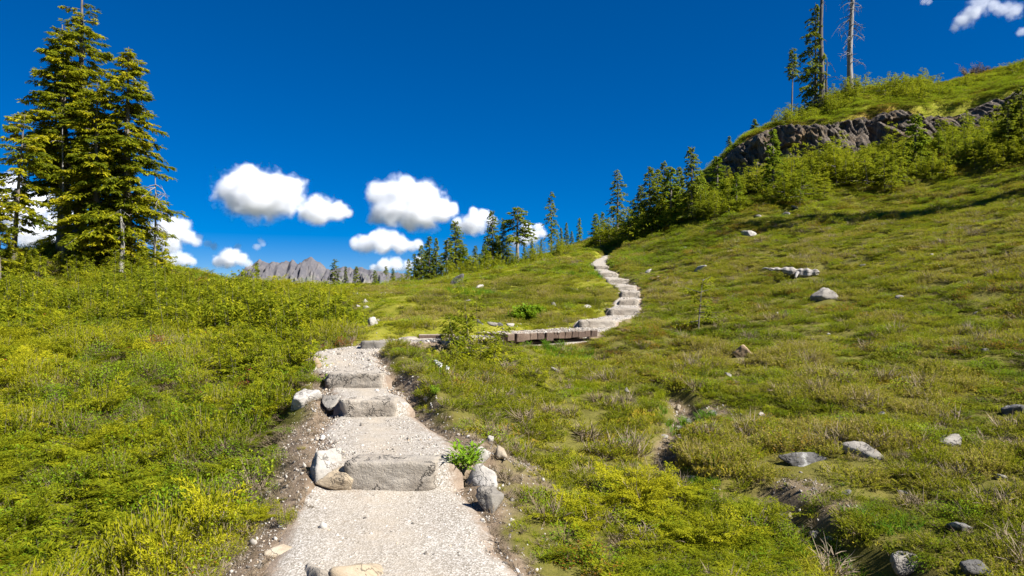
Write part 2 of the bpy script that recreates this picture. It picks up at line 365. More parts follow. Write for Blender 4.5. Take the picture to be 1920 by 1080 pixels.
c = s.mix(s.attr('rust'), c, s.ramp(s.noise(g, 2.2, 6, .6), [(.35, (.18, .10, .03)), (.6, (.30, .15, .04)), (.75, (.19, .17, .03))]))
c = s.mix(s.attr('dirt'), c, soil)
c = s.mix(s.attr('wood'), c, s.ramp(s.noise(g, .03, 6, .7), [(.4, (.014, .022, .012)), (.7, (.035, .045, .022))]))
p = s.n('ShaderNodeBsdfPrincipled', Roughness=.95); p.inputs['Specular IOR Level'].default_value = .15; s.l(c, p.inputs['Base Color'])
b = s.n('ShaderNodeBump', Strength=.7, Distance=.03); s.l(s.noise(g, 26, 6, .7), b.inputs['Height']); s.l(b.outputs[0], p.inputs['Normal'])
s.l(p.outputs[0], s.out.inputs['Surface']); M['ground'] = s.m

s = NT('cliff_rock'); g = s.n('ShaderNodeTexCoord').outputs['Object']
mp = s.n('ShaderNodeMapping'); mp.inputs['Scale'].default_value = (2.6, 2.6, .35); mp.inputs['Rotation'].default_value = (0, .22, 0); s.l(g, mp.inputs['Vector'])
f = s.noise(mp.outputs[0], 1.6, 8, .68)
c = s.ramp(f, [(.3, (.030, .022, .016)), (.5, (.092, .070, .050)), (.66, (.205, .165, .122)), (.8, (.35, .30, .24))])
c = s.mix(s.ramp(s.noise(g, .5, 6, .65), [(.52, (0, 0, 0)), (.62, (.75, .75, .75))]), c, (.16, .10, .04))
p = s.n('ShaderNodeBsdfPrincipled', Roughness=.9); s.l(c, p.inputs['Base Color'])
b = s.n('ShaderNodeBump', Strength=1.0, Distance=.25); s.l(f, b.inputs['Height']); s.l(b.outputs[0], p.inputs['Normal'])
s.l(p.outputs[0], s.out.inputs['Surface']); M['cliff'] = s.m

s = NT('mountain_rock'); g = s.n('ShaderNodeTexCoord').outputs['Object']
sx = s.n('ShaderNodeSeparateXYZ'); s.l(g, sx.inputs[0])
f = s.noise(g, .018, 9, .68)
c = s.ramp(f, [(.3, (.055, .055, .066)), (.5, (.098, .092, .098)), (.7, (.165, .148, .138))])
veg = s.math('ADD', s.math('MULTIPLY', sx.outputs[2], -.0075), s.math('MULTIPLY', s.noise(g, .012, 7, .65), 2.4))
c = s.mix(s.ramp(veg, [(.28, (0, 0, 0)), (.5, (1, 1, 1))]), c, s.ramp(s.noise(g, .03, 5, .6), [(.4, (.075, .09, .065)), (.6, (.18, .165, .135))]))
p = s.n('ShaderNodeBsdfPrincipled', Roughness=.95); s.l(c, p.inputs['Base Color']); s.l(p.outputs[0], s.out.inputs['Surface']); M['mountain'] = s.m

def cloud_mat(name, dens, blobs, sc_, seed, wisp=0.0):
    """cumulus: nested round cells (in the cloud's own metres) whose outline is broken up by noise"""
    s = NT(name); g = s.n('ShaderNodeTexCoord').outputs['Object']
    field = None
    for (x, y, z, r) in blobs:
        sb = s.n('ShaderNodeVectorMath', _operation='SUBTRACT'); s.l(g, sb.inputs[0]); sb.inputs[1].default_value = (x, y, z)
        ml = s.n('ShaderNodeVectorMath', _operation='MULTIPLY'); s.l(sb.outputs[0], ml.inputs[0]); ml.inputs[1].default_value = (1/r, 1/(r*1.1), 1.12/r)
        ln = s.n('ShaderNodeVectorMath', _operation='LENGTH'); s.l(ml.outputs[0], ln.inputs[0])
        v = s.math('SUBTRACT', 1.0, ln.outputs['Value'])
        if field is None: field = v
        else:
            nd = s.t.nodes.new('ShaderNodeMath'); nd.operation = 'SMOOTH_MAX'; s.l(field, nd.inputs[0]); s.l(v, nd.inputs[1]); nd.inputs[2].default_value = .18; field = nd.outputs[0]
    of = s.n('ShaderNodeVectorMath', _operation='ADD'); s.l(g, of.inputs[0]); of.inputs[1].default_value = (seed*173.0, seed*71.0, 0)
    big = s.n('ShaderNodeTexNoise', Scale=1/(24*sc_), Detail=9.0, Roughness=.62); s.l(of.outputs[0], big.inputs['Vector'])
    f = s.math('ADD', field, s.math('MULTIPLY', s.math('SUBTRACT', big.outputs['Fac'], .5), 1.8+wisp))
    d = s.ramp(f, [(.0, (0, 0, 0)), (.14, (.10, .10, .10)), (.48, (1, 1, 1))])
    vs = s.n('ShaderNodeVolumeScatter', Color=(.935, .955, 1.0, 1), Anisotropy=.1)
    s.l(s.math('MULTIPLY', d, dens), vs.inputs['Density'])
    s.l(vs.outputs[0], s.out.inputs['Volume']); return s.m
cy.volume_step_rate = .35; cy.volume_max_steps = 512

s = NT('timber'); g = s.n('ShaderNodeTexCoord').outputs['Object']
oi = s.t.nodes.new('ShaderNodeObjectInfo').outputs['Random']
mp = s.n('ShaderNodeMapping'); mp.inputs['Scale'].default_value = (8, .8, 8); s.l(g, mp.inputs['Vector'])
f = s.noise(mp.outputs[0], 5, 6, .6)
c = s.ramp(s.math('ADD', s.math('MULTIPLY', f, .75), s.math('MULTIPLY', oi, .25)), [(.25, (.045, .028, .019)), (.5, (.10, .062, .042)), (.75, (.18, .128, .09))])
gn = s.n('ShaderNodeSeparateXYZ'); s.l(s.n('ShaderNodeNewGeometry').outputs['True Normal'], gn.inputs[0])
dust = s.math('MULTIPLY', s.ramp(gn.outputs[2], [(.6, (0, 0, 0)), (.9, (1, 1, 1))]), s.ramp(s.noise(g, 9, 5, .65), [(.3, (.5, .5, .5)), (.6, (1, 1, 1))]))
c = s.mix(dust, c, (.36, .30, .235))
p = s.n('ShaderNodeBsdfPrincipled', Roughness=.85); s.l(c, p.inputs['Base Color'])
b = s.n('ShaderNodeBump', Strength=.5, Distance=.01); s.l(f, b.inputs['Height']); s.l(b.outputs[0], p.inputs['Normal'])
s.l(p.outputs[0], s.out.inputs['Surface']); M['timber'] = s.m

# ------------------------------------------------------------------ mesh helpers
def make_mesh(name, V, faces, mats, smooth=False, attrs=None, mat_idx=None):
    """faces: (n,4) or (n,3) index array, or a list of such arrays"""
    me = bpy.data.meshes.new(name)
    V = np.asarray(V, np.float32).reshape(-1, 3)
    fl = faces if isinstance(faces, list) else [faces]
    fl = [np.asarray(f, np.int32) for f in fl if len(f)]
    nl = sum(f.size for f in fl); nf = sum(len(f) for f in fl)
    me.vertices.add(len(V)); me.vertices.foreach_set('co', V.ravel())
    me.loops.add(nl); me.polygons.add(nf)
    me.loops.foreach_set('vertex_index', np.concatenate([f.ravel() for f in fl]))
    tot = np.concatenate([np.full(len(f), f.shape[1], np.int32) for f in fl])
    st = np.concatenate([[0], np.cumsum(tot)[:-1]]).astype(np.int32)
    me.polygons.foreach_set('loop_start', st); me.polygons.foreach_set('loop_total', tot)
    if mat_idx is not None: me.polygons.foreach_set('material_index', np.asarray(mat_idx, np.int32))
    if smooth: me.polygons.foreach_set('use_smooth', np.ones(nf, bool))
    for m in (mats if isinstance(mats, (list, tuple)) else [mats]): me.materials.append(M[m])
    for k, a in (attrs or {}).items():
        at_ = me.attributes.new(k, 'FLOAT', 'POINT'); at_.data.foreach_set('value', np.asarray(a, np.float32))
    me.update(calc_edges=True); me.validate()
    return me
def link(name, me, parent=None, loc=None, rot=None, scale=None):
    o = bpy.data.objects.new(name, me); COL.objects.link(o)
    if parent is not None: o.parent = parent
    if loc is not None: o.location = [float(c) for c in loc]
    if rot is not None: o.rotation_euler = rot
    if scale is not None: o.scale = (scale,)*3 if isinstance(scale, (int, float)) else scale
    return o
def tag(o, label=None, cat=None, group=None, kind=None):
    if label: o['label'] = label
    if cat: o['category'] = cat
    if group: o['group'] = group
    if kind: o['kind'] = kind
    return o
def tube(pts, rad, sides=7):
    pts = np.asarray(pts, float); rad = np.asarray(rad, float); n = len(pts)
    t = np.gradient(pts, axis=0); t /= np.linalg.norm(t, axis=1)[:, None]+1e-9
    ref = np.where(np.abs(t[:, 2:3]) > .85, np.array([[1., 0, 0]]), np.array([[0, 0, 1.]]))
    a = np.cross(t, ref); a /= np.linalg.norm(a, axis=1)[:, None]+1e-9; b = np.cross(t, a)
    th = np.linspace(0, 2*np.pi, sides, endpoint=False)
    V = pts[:, None, :]+rad[:, None, None]*(np.cos(th)[None, :, None]*a[:, None, :]+np.sin(th)[None, :, None]*b[:, None, :])
    i = np.arange(n-1)[:, None]*sides; j = np.arange(sides)[None, :]; k = (j+1) % sides
    Fq = np.stack([i+j, i+k, i+sides+k, i+sides+j], -1).reshape(-1, 4)
    return V.reshape(-1, 3), Fq
def quads(P, D, S, L, W, sag=None):
    """diamond leaf quads from P along D (unit), S sideways"""
    L = np.asarray(L, float)[:, None]; W = np.asarray(W, float)[:, None]
    mid = P+D*L*.45
    tip = P+D*L
    if sag is not None: tip = tip+np.array([0, 0, -1.])*np.asarray(sag)[:, None]*L
    V = np.stack([P, mid+S*W*.5, tip, mid-S*W*.5], 1)
    return V
def cat_tubes(lst):
    Vs, Fs, o = [], [], 0
    for V, Fq in lst: Vs.append(V); Fs.append(Fq+o); o += len(V)
    return np.vstack(Vs), np.vstack(Fs)

# ------------------------------------------------------------------ ground sheet
ang_f = np.radians(np.arange(-47, 47.01, .2)); ang_b = np.radians(np.arange(51, 309.1, 4.3))
ang = np.concatenate([ang_f, ang_b])
rad_ = np.concatenate([[.02, .3, .6, .85], np.geomspace(1.1, 66, 420), np.geomspace(69, 7000, 60)])
A_, R_ = np.meshgrid(ang, rad_)
GX, GY = (np.sin(A_)*R_).ravel(), (np.cos(A_)*R_).ravel()
GZ = height(GX, GY)
na, nr = len(ang), len(rad_)
i = np.arange(nr-1)[:, None]*na; j = np.arange(na)[None, :]; k = (j+1) % na
GF = np.stack([i+j, i+na+j, i+na+k, i+k], -1).reshape(-1, 4)
def masks(x, y):
    ed, sd_, bz, dc = path_info(x, y)
    n = fbm2(x*1.7, y*1.7, 4, 60)
    lw = np.where(sd_ < 0, np.interp(y, [0, 4, 5, 6.2, 7.2, 8.2, 12], [.30, .34, .46, .36, .24, .1, .1]),
                  np.interp(y, [0, 4.5, 5, 5.6, 6.2, 6.6, 13], [.10, .12, .5, .55, .3, .16, .1]))
    dirt = 1-sstep(.55, 1.2, (ed+.18*n)/lw)
    gd = gully_d(x, y)
    dirt = np.maximum(dirt, .85*(1-sstep(.2, .6, gd+.6*n)))
    for (u, v, rr) in BARE: 
        dirt = np.maximum(dirt, 0.8*(1-sstep(.5, 1.2, np.hypot((x-BAREP[(u, v)][0])/1.5, y-BAREP[(u, v)][1])/rr+.8*n)))
    uu = ucol(x, y)
    moss = sstep(.12, .3, fbm2(x*.55+31, y*.55, 4, 70))*(uu > 1050)*(y < 22)
    moss = np.maximum(moss, (1-sstep(1, 3.2, gd+n))*.9)
    moss = np.maximum(moss, ((sd_ > 0) & (y > 5.8) & (y < 10.5))*(1-sstep(.2, .5, ed+.2*n))*.85)
    rust = sstep(-.05, .12, fbm2(x*.13+3, y*.13, 4, 75))*(y > cliff_y(uu))*(uu > 1290)*(y > 30)
    rust = np.maximum(rust, .95*(1-sstep(.5, 1.2, np.hypot((x+5.4)/2.2, (y-46)/4.0)+.9*n)))
    return np.clip(dirt, 0, 1), np.clip(moss, 0, 1), rust
BARE = [(1500,915,.24),(1560,955,.24),(985,905,.22),(800,780,.15),(1335,770,.14),(940,850,.22)]
BAREP = {(u, v): at(u, v) for (u, v, r) in BARE}
dm_, mm_, rm_ = masks(GX, GY)
lit_ = np.where((GX < path_x(GY)) & (GY >= 10.5) & (ucol(GX, GY) >= 660), .12, .75)*(1-sstep(30, 45, GY))
me = make_mesh('ground', np.stack([GX, GY, GZ], 1), GF, 'ground', True, {'litter': lit_, 'wood': sstep(78, 120, np.hypot(GX, GY)), 'dirt': dm_, 'moss': mm_, 'rust': rm_})
tag(link('ground', me), kind='structure', label='rolling alpine meadow ground with soil and turf')

# ------------------------------------------------------------------ gravel path
sel = np.arange(0, len(PXY)-1)
seg = [0]; acc = 0                                     # resample: about 4 cm near, longer far
arc = np.concatenate([[0], np.cumsum(np.linalg.norm(np.diff(PXY, axis=0), axis=1))])
NA = 17
_kx = np.where(PXY[:, 1] < 12, 1-sstep(9.4, 10.6, PXY[:, 1]), sstep(14.2, 15.0, PXY[:, 1]))[:, None]
PROW = unit(PNOR*(1-_kx)+np.array([[1., 0]])*_kx)
lat = np.linspace(-1, 1, NA)
pv, pd, pw_ = [], [], []
for q in range(len(PXY)):
    nl_ = noise2([arc[q]*1.3, arc[q]*1.3+90], [0., 0.], 81)*.10+noise2([arc[q]*4, arc[q]*4+90], [3., 3.], 82)*.05
    for a in lat:
        w = PW[q]+.10+(nl_[0] if a < 0 else nl_[1])
        if PXY[q, 1] < 5.2 and a < 0: w += .10
        X, Y = PXY[q]+PROW[q]*w*a
        edge = max(0, abs(a)-.72)/.28
        k_e = sstep(-.02, .16, w*abs(a)-PW[q]); zq = PZ[q] if 10.6 < Y < 14.3 else float(np.interp(Y, PXY[:, 1], PZ)); pv.append((X, Y, zq*(1-k_e)+PZS[q]*k_e-.012-.075*edge**2.0)); pw_.append(math.exp(-((a+.05-.12*math.sin(arc[q]*1.3))/.38)**2)); pd.append(edge*.9 if a < 0 and PXY[q, 1] < 8 else edge*.55)
pv = np.array(pv); pv[:, 2] += .012*fbm2(pv[:, 0]*6, pv[:, 1]*6, 3, 83)
i = np.arange(len(PXY)-1)[:, None]*NA; j = np.arange(NA-1)[None, :]
pf = np.stack([i+j, i+j+1, i+NA+j+1, i+NA+j], -1).reshape(-1, 4)
tag(link('path', make_mesh('path', pv, pf, 'gravel', True, {'dirt': np.array(pd), 'worn': np.array(pw_)})), kind='structure', label='pale crushed gravel hiking path climbing through the meadow')

# ------------------------------------------------------------------ cliff band on the hillside
cu = np.arange(1285, 2300, 1.5); nz = 34
cv_, ci = [], []
yc = cliff_y(cu); hc = cliff_h(cu)
XB, YB = (cu-CU)/F*yc, yc
zb = height(XB, YB-.25, False); 
for r_ in range(nz):
    t = r_/(nz-1)
    zz = zb-.35+(hc+.55)*t
    dx = XB; 
    lx = XB+zz*.35                                       # slabs lean
    slab = noise2(np.floor(lx*1.5+1.6*noise2(lx*.45, zz*.5, 90)), np.floor(zz*.8+1.1*noise2(lx*.5, zz*.6, 89)), 91)*.50+noise2(np.floor(lx*6.1), np.floor(zz*1.3+XB*.2), 92)*.20
    colm = slab+fbm3(lx*3.2, zz*1.0, YB*0, 4, 93)*.30+fbm2(XB*.28, zz*.35, 4, 94)*1.5
    out = -.12+colm*np.minimum(1, hc)*.8+.75*t+.5*t**4
    if r_ == nz-1: out = out+1.3
    zz = zz-(t**2)*.30*np.abs(fbm2(XB*1.4, XB*0, 3, 96))*2*np.minimum(1, hc)
    cv_.append(np.stack([XB, YB+out, zz], 1))
cv_ = np.vstack(cv_); nc = len(cu)
i = np.arange(nz-1)[:, None]*nc; j = np.arange(nc-1)[None, :]
cf = np.stack([i+j, i+j+1, i+nc+j+1, i+nc+j], -1).reshape(-1, 4)
tag(link('cliff', make_mesh('cliff', cv_, cf, 'cliff')), kind='structure', label='dark fluted rock cliff band across the hillside')

# ------------------------------------------------------------------ far mountain
prof = [(380,560),(420,535),(450,512),(466,498),(478,489),(487,481),(496,489),(505,492),(514,487),(524,491),(536,486),(543,488),(549,482),(556,491),(566,488),(574,481),(584,480),(592,487),(603,492),(612,500),(622,504),(636,500),(650,497),(662,501),(676,498),(690,502),(705,505),(730,507),(760,512),(800,518),(900,535),(1000,552)]
DM = 4200.0
mu = np.linspace(370, 1000, 420); mt = np.linspace(-1, 1, 120)
top = np.interp(mu, [a for a, b in prof], [b for a, b in prof])
MU, MT = np.meshgrid(mu, mt)
MX = (MU-CU)/F*DM; ridge = (CV-np.interp(MU, mu, top))/F*DM
MY = DM+MT*900
base = -260.0
fall = np.abs(MT)
rn = 1-np.abs(fbm2(MX*.011, MY*.004, 5, 101))*2
rn2 = 1-np.abs(fbm2(MX*.035, MY*.011, 4, 104))*2
hgt = (ridge-base)*(1-fall**.85)+base
amp = np.minimum(1, fall*6)
MZ = hgt+amp*((rn-.6)*120+(rn2-.6)*55)+fbm2(MX*.05, MY*.02, 4, 108)*12
nm = len(mu); i = np.arange(len(mt)-1)[:, None]*nm; j = np.arange(nm-1)[None, :]
mf = np.stack([i+j, i+j+1, i+nm+j+1, i+nm+j], -1).reshape(-1, 4)
tag(link('mountain', make_mesh('mountain', np.stack([MX, MY, MZ], -1).reshape(-1, 3), mf, 'mountain')), kind='structure', label='jagged grey rocky mountain ridge far away')

# ------------------------------------------------------------------ clouds
ICO = {}
def ico(sub):
    if sub not in ICO:
        bm = bmesh.new(); bmesh.ops.create_icosphere(bm, subdivisions=sub, radius=1)
        ICO[sub] = (np.array([v.co[:] for v in bm.verts]), np.array([[v.index for v in f.verts] for f in bm.faces])); bm.free()
    return ICO[sub]
def cloud(label, blobs, dist=1600.0, dens=.085, seed=1, wisp=0.0, grow=1.36):
    rng = np.random.RandomState(seed); sc_ = dist/F
    cu0 = np.mean([b[0] for b in blobs]); cv0 = max(b[1]+b[2]*.7 for b in blobs)
    bl = [((u-cu0)*sc_, rng.uniform(-.3, .3)*r*sc_, -(v-cv0)*sc_, r*sc_*grow) for (u, v, r) in blobs]
    iv, if_ = ico(3); Vs, Fs, o = [], [], 0
    for (x, y, z, r) in bl:
        V = iv*np.array([1, 1.1, 1/1.12])*r*2.1+np.array([x, y, z]); Vs.append(V); Fs.append(if_+o); o += len(V)
    M['cloud'] = cloud_mat('cloud', dens*1600/dist, bl, sc_, seed, wisp)
    ob = link('cloud', make_mesh('cloud', np.vstack(Vs), np.vstack(Fs), 'cloud'), loc=((cu0-CU)*sc_, dist, EYE-(cv0-CV)*sc_))
    md = ob.modifiers.new('r', 'REMESH'); md.mode = 'VOXEL'; md.voxel_size = 4*sc_
    dg = bpy.context.evaluated_depsgraph_get(); m2 = bpy.data.meshes.new_from_object(ob.evaluated_get(dg))
    ob.modifiers.clear(); ob.data = m2; m2.materials.clear(); m2.materials.append(M['cloud'])
    tag(ob, label, 'cloud', 'cumulus clouds in the blue sky')
cloud('large white cumulus cloud nearest the tall trees, trailing a lobe to its right', [(465,335,24),(450,362,36),(490,368,42),(528,366,34),(548,352,22),(505,392,20),(600,395,26),(632,397,18),(652,401,9),(578,400,16),(425,362,17),(462,320,12)], seed=1)
cloud('largest white cumulus cloud, flat-bottomed, high over the conifer row', [(715,362,22),(755,362,28),(797,366,26),(738,392,30),(790,398,32),(828,396,22),(846,390,13),(706,408,14),(768,415,18),(890,418,20),(906,404,13),(872,426,14),(888,398,9),(922,416,10),(858,418,10)], seed=2)
cloud('oval white cumulus cloud under the largest cloud', [(686,457,18),(718,453,22),(750,459,17),(667,457,11),(735,445,13),(702,445,13),(784,458,9),(770,462,10)], seed=3, dist=2300.0)
cloud('white cloud partly hidden behind the ragged pale-trunked tree', [(1000,442,15),(986,430,11),(1016,436,10),(968,452,12),(1010,426,8),(985,450,12)], seed=4, dist=2100.0)
cloud('low white cloud just above the end of the mountain ridge', [(722,499,13),(744,497,15),(766,496,10),(704,503,9),(785,486,8)], seed=5, dist=3000.0)
cloud('white cloud beside the foot of the tall trees, trailing thin wisps', [(300,438,24),(332,430,21),(352,446,15),(322,454,20),(347,422,11),(310,416,13),(366,454,10)], seed=6, dist=1900.0)
cloud('bright low cloud rising behind the shrubs near the mountain', [(432,481,16),(451,487,13),(414,490,12),(441,474,9),(425,490,14),(464,493,9)], seed=7, dist=3100.0)
cloud('low cloud between the tall trees and the shrub tops', [(322,487,15),(345,487,12),(335,480,9),(362,490,8)], seed=17, dist=2700.0)
cloud('white cloud seen through the tall trees', [(15,340,18),(40,420,28),(100,442,20),(128,404,15),(60,388,30),(28,402,26),(82,372,18),(5,380,26),(60,440,28),(110,420,20)], seed=8)
cloud('thin white streaky cloud highest above the ridge bushes', [(1800,42,13),(1818,28,16),(1838,14,15),(1790,52,8),(1882,16,13),(1900,24,13),(1864,10,10)], dens=.03, wisp=.9, seed=9)
cloud('scrap of cloud cut by the frame edge above the ridge', [(1915,60,7),(1928,56,10)], dens=.03, wisp=.9, seed=10)
cloud('thin wisp of cloud above the mountain peaks', [(488,452,6),(483,462,7),(492,458,5)], dens=.03, wisp=.9, seed=11)
cloud('thin wispy cloud reaching towards the mountain', [(372,446,7),(388,456,7),(402,462,7),(445,462,6)], dens=.03, wisp=.9, seed=12)
cloud('tiny cloud scrap at the top frame edge', [(1733,2,6),(1740,4,5)], dens=.03, wisp=.9, seed=13)

# ------------------------------------------------------------------ stones
ROCKS = []
def rock_mesh(name, dims, seed, mat, sub=4, block=False, rough=.10, k=24):
    rng = np.random.RandomState(seed); iv, if_ = ico(sub)
    if block:
        N = [(1,0,0),(-1,0,0),(0,1,0),(0,-1,0),(0,0,1),(0,0,-1)]; D = [1]*6
        N = [np.array(n)+rng.normal(0, .05, 3) for n in N]
        for _ in range(5):
            n = rng.normal(size=3); n /= np.linalg.norm(n); N.append(n); D.append(rng.uniform(1.28, 1.5))
    else:
        N, D = [], []
        for _ in range(12):
            n = rng.normal(size=3); n /= np.linalg.norm(n); N.append(n); D.append(rng.uniform(.72, 1.05))
        N.append(np.array([0, 0, -1.])); D.append(.8)
    N = unit(np.array(N)); D = np.array(D)
    q = np.maximum(iv@N.T, 0)/D[None, :]
    r = (q**k).sum(1)**(-1.0/k)
    sd_ = seed*3.7
    r = r*(1+rough*fbm3(iv[:, 0]*2.2+sd_, iv[:, 1]*2.2, iv[:, 2]*2.2, 4, seed)*1.6+rough*.35*fbm3(iv[:, 0]*9+sd_, iv[:, 1]*9, iv[:, 2]*9, 2, seed+9))
    V = iv*r[:, None]
    V = V/np.maximum(np.abs(V).max(0), .01)[None, :]*np.array(dims)[None, :]*.5
    return make_mesh(name, V, if_, mat, True)
def rock_at(name, label, u, v, wpx, hpx, mat, seed, cat='rock', group=None, deep=.8, block=False, rot=None, sub=None, sink=.3, depth_px=None, **kw):
    """a stone whose foot stands on the ground at photo pixel (u, v)"""
    p = at(u, v); px = p[1]/F
    dims = (wpx*px, (depth_px*px if depth_px else deep*wpx*px), hpx*px/(1-sink))
    if sub is None: sub = 5 if wpx > 90 else (4 if wpx > 28 else 3)
    o = link(name, rock_mesh(name, dims, seed, mat, sub, block, **kw))
    o.location = (p[0], p[1]+dims[1]*.42, p[2]+dims[2]*(.5-sink)); ROCKS.append((p[0], p[1]+dims[1]*.42, dims[0]*.5, dims[1]*.5))
    o.rotation_euler = rot if rot else (0, 0, np.random.RandomState(seed).uniform(-.3, .3))
    return tag(o, label, cat, group)
def step(label, q, u0, u1, vt, vb, seed, mat='step', deep=.32, rot=0, dz=0):
    """a riser stone set across the path at path node q"""
    d = PATH[q][1]; px = d/F; z1 = PATH[q][3]
    w = (u1-u0)*px; h = (vb-vt)*px*1.0+.16
    o = link('step_stone', rock_mesh('step_stone', (w, deep, h), seed, mat, 5 if q < 6 else 4, True, rough=.085, k=24))
    o.location = (((u0+u1)/2-CU)/F*d, d+deep*.5-.11, z1+.026-h/2+dz); o.rotation_euler = (0, 0, rot)
    return tag(o, label, 'stone step', 'stone steps of the hiking path')
step('broad squared grey stone step nearest the camera, gravel in front', 2, 648, 826, 868, 918, 11, deep=.34)
step('squared stone step with a round grey boulder at its left end', 4, 637, 752, 748, 783, 12, deep=.30)
step('low flat stone step above the round grey boulder', 5, 612, 722, 697, 723, 13, deep=.32)
o = step('dark low stone edge where the path turns along the meadow', 8, 672, 742, 650, 663, 14, 'rock_grey', deep=.3); o.location = (-2.15, 11.02, .80)
step('thick dark-fronted stone step next above the plank footbridge', 14, 1083, 1156, 597, 616, 15, 'step', deep=.4, rot=.1)
step('wide smooth grey stone step with a low straight front', 16, 1138, 1202, 576, 592, 16, 'step', deep=.4)
step('rough stone step with rounded front above the smooth grey step', 17, 1156, 1200, 552, 566, 17, 'step', deep=.4)
step('dark-fronted stone step midway up the far path', 18, 1162, 1200, 540, 552, 18, 'step', deep=.4)
step('thin stone step in the upper bend of the far path', 19, 1150, 1196, 529, 538, 19, 'step', deep=.4)
step('stone step at the narrow upper stretch of the far path', 20, 1136, 1182, 518, 527, 20, 'step', deep=.4)
step('second highest stone step of the far path', 21, 1122, 1160, 507, 515, 21, 'step', deep=.4)
step('topmost small stone step where the path goes out of sight', 22, 1114, 1144, 497, 504, 22, 'step', deep=.4)
R = rock_at
def free_rock(name, label, x, y, z, dims, mat, seed, rot=(0, 0, 0), cat='rock', sub=5, **kw):
    o = link(name, rock_mesh(name, dims, seed, mat, sub, **kw)); o.location = (x, y, z); o.rotation_euler = rot; ROCKS.append((x, y, dims[0]*.5, dims[1]*.5))
    return tag(o, label, cat)
# first stones, cut by the lower frame edge
free_rock('boulder', 'grey wedge-shaped boulder cut by the lower frame edge', -1.10, 3.90, -.055, (.46, .46, .32), 'step', 31, (0, .1, .2), k=20)
free_rock('boulder', 'tan stone at the lower frame edge beside the grey wedge boulder', -.82, 3.93, -.035, (.36, .42, .30), 'rock_tan', 32, (0, 0, -.2), k=18)
free_rock('boulder', 'long low tan kerb stone along the lower frame edge', -.42, 3.80, -.075, (.66, .28, .26), 'rock_tan', 33, (0, 0, .03), block=True, rough=.05, k=18)
R('flat_stone', 'beige flat stone in the brown soil beside the path', 517, 1046, 82, 14, 'rock_tan', 34, cat='stone', deep=.75, sink=.55)
R('flat_stone', 'small beige flat stone set in gravel, the left one of two', 655, 955, 44, 8, 'rock_tan', 35, cat='stone', deep=.8, sink=.6)
R('flat_stone', 'thin beige flat stone set in gravel, the right one of two', 684, 958, 52, 8, 'rock_tan', 36, cat='stone', deep=.6, sink=.6)
free_rock('boulder', 'white and grey boulder at the left end of the nearest step', -1.46, 5.36, .28, (.27, .34, .30), 'rock_white', 37)
free_rock('boulder', 'low tan boulder wedged between white boulder and nearest step', -1.34, 5.22, .20, (.34, .34, .26), 'rock_tan', 38, (0, 0, -.25))
R('boulder', 'rounded white speckled boulder beside the bright green lily plant', 902, 914, 68, 40, 'rock_white', 39, deep=.85, sink=.22)
R('boulder', 'pointed grey brown boulder at the path edge, nearest right-hand one', 921, 964, 62, 46, 'rock_grey', 40, deep=.9, sink=.22, k=24)
R('boulder', 'long whitish stone leaning behind the bright green lily plant', 893, 874, 50, 36, 'rock_white', 41, deep=.7, sink=.25, rot=(0, .45, .3))
R('boulder', 'small brown stone right of the long whitish stone', 938, 864, 28, 20, 'rock_tan', 42, sink=.25)
R('boulder', 'half-buried pale stone in the grass above the lily plant', 918, 832, 26, 14, 'rock_white', 43, sink=.4)
R('flat_stone', 'small flat stone between nearest step and lily plant', 834, 866, 34, 9, 'rock_tan', 44, cat='stone', sink=.5)
free_rock('boulder', 'round grey boulder at the left end of the second step', -1.90, 7.15, .46, (.26, .30, .26), 'rock_grey', 45)
free_rock('boulder', 'broad cracked whitish boulder left of the round grey boulder', -2.22, 7.3, .50, (.44, .36, .26), 'rock_white', 46)
R('boulder', 'orange tan upright stone at the shrub edge beside the path', 594, 694, 22, 26, 'rock_orange', 47, sink=.25)
R('flat_stone', 'flat grey slab at the outer path edge before the footbridge', 768, 640, 66, 8, 'step', 48, cat='stone', deep=.7, sink=.5)
R('flat_stone', 'rounded beige slab at the end of the gravel before the footbridge', 826, 649, 46, 10, 'rock_tan', 49, cat='stone', deep=.7, sink=.4)
R('boulder', 'blue grey boulder at the far end of the plank footbridge', 1107, 638, 26, 14, 'rock_grey', 50, sink=.3)
R('boulder', 'round white stone behind the plank footbridge', 1027, 624, 22, 10, 'rock_white', 51, sink=.3)
R('boulder', 'large bright white boulder in the meadow beyond the path bend', 697, 611, 24, 17, 'rock_white', 52, sink=.2)
R('boulder', 'small white stone right of the large white meadow boulder', 733, 603, 11, 7, 'rock_white', 53, sink=.25)
for k_, (u, v, w, h) in enumerate([(668,556,14,7),(684,568,12,8),(672,577,12,6),(685,579,16,6),(716,553,20,6),(732,553,14,6),(708,604,10,6),(790,563,8,4)]):
    R('stone', 'small pale stone scattered by the shrub edge of the centre meadow', u, v, w, h, 'rock_white', 60+k_, cat='stone', group='pale stones by the shrub edge', sink=.3)
for k_, (u, v, w, h, m) in enumerate([(900,541,18,8,'rock_white'),(876,566,16,5,'rock_white'),(902,560,7,4,'rock_white'),(1038,575,18,9,'rock_grey'),(1100,580,20,9,'rock_white'),(945,524,8,5,'rock_tan'),(968,587,10,4,'rock_tan'),(1015,573,8,4,'rock_white'),(1073,544,8,4,'rock_white'),(1140,529,6,6,'rock_white'),(1080,545,9,4,'rock_tan'),(853,571,8,4,'rock_white'),(1148,521,6,4,'rock_white'),(1040,548,10,3,'rock_white')]):
    R('stone', 'weathered stone lying in the meadow between conifer row and far path', u, v, w, h, m, 75+k_, cat='stone', group='stones in the centre meadow', sink=.3)
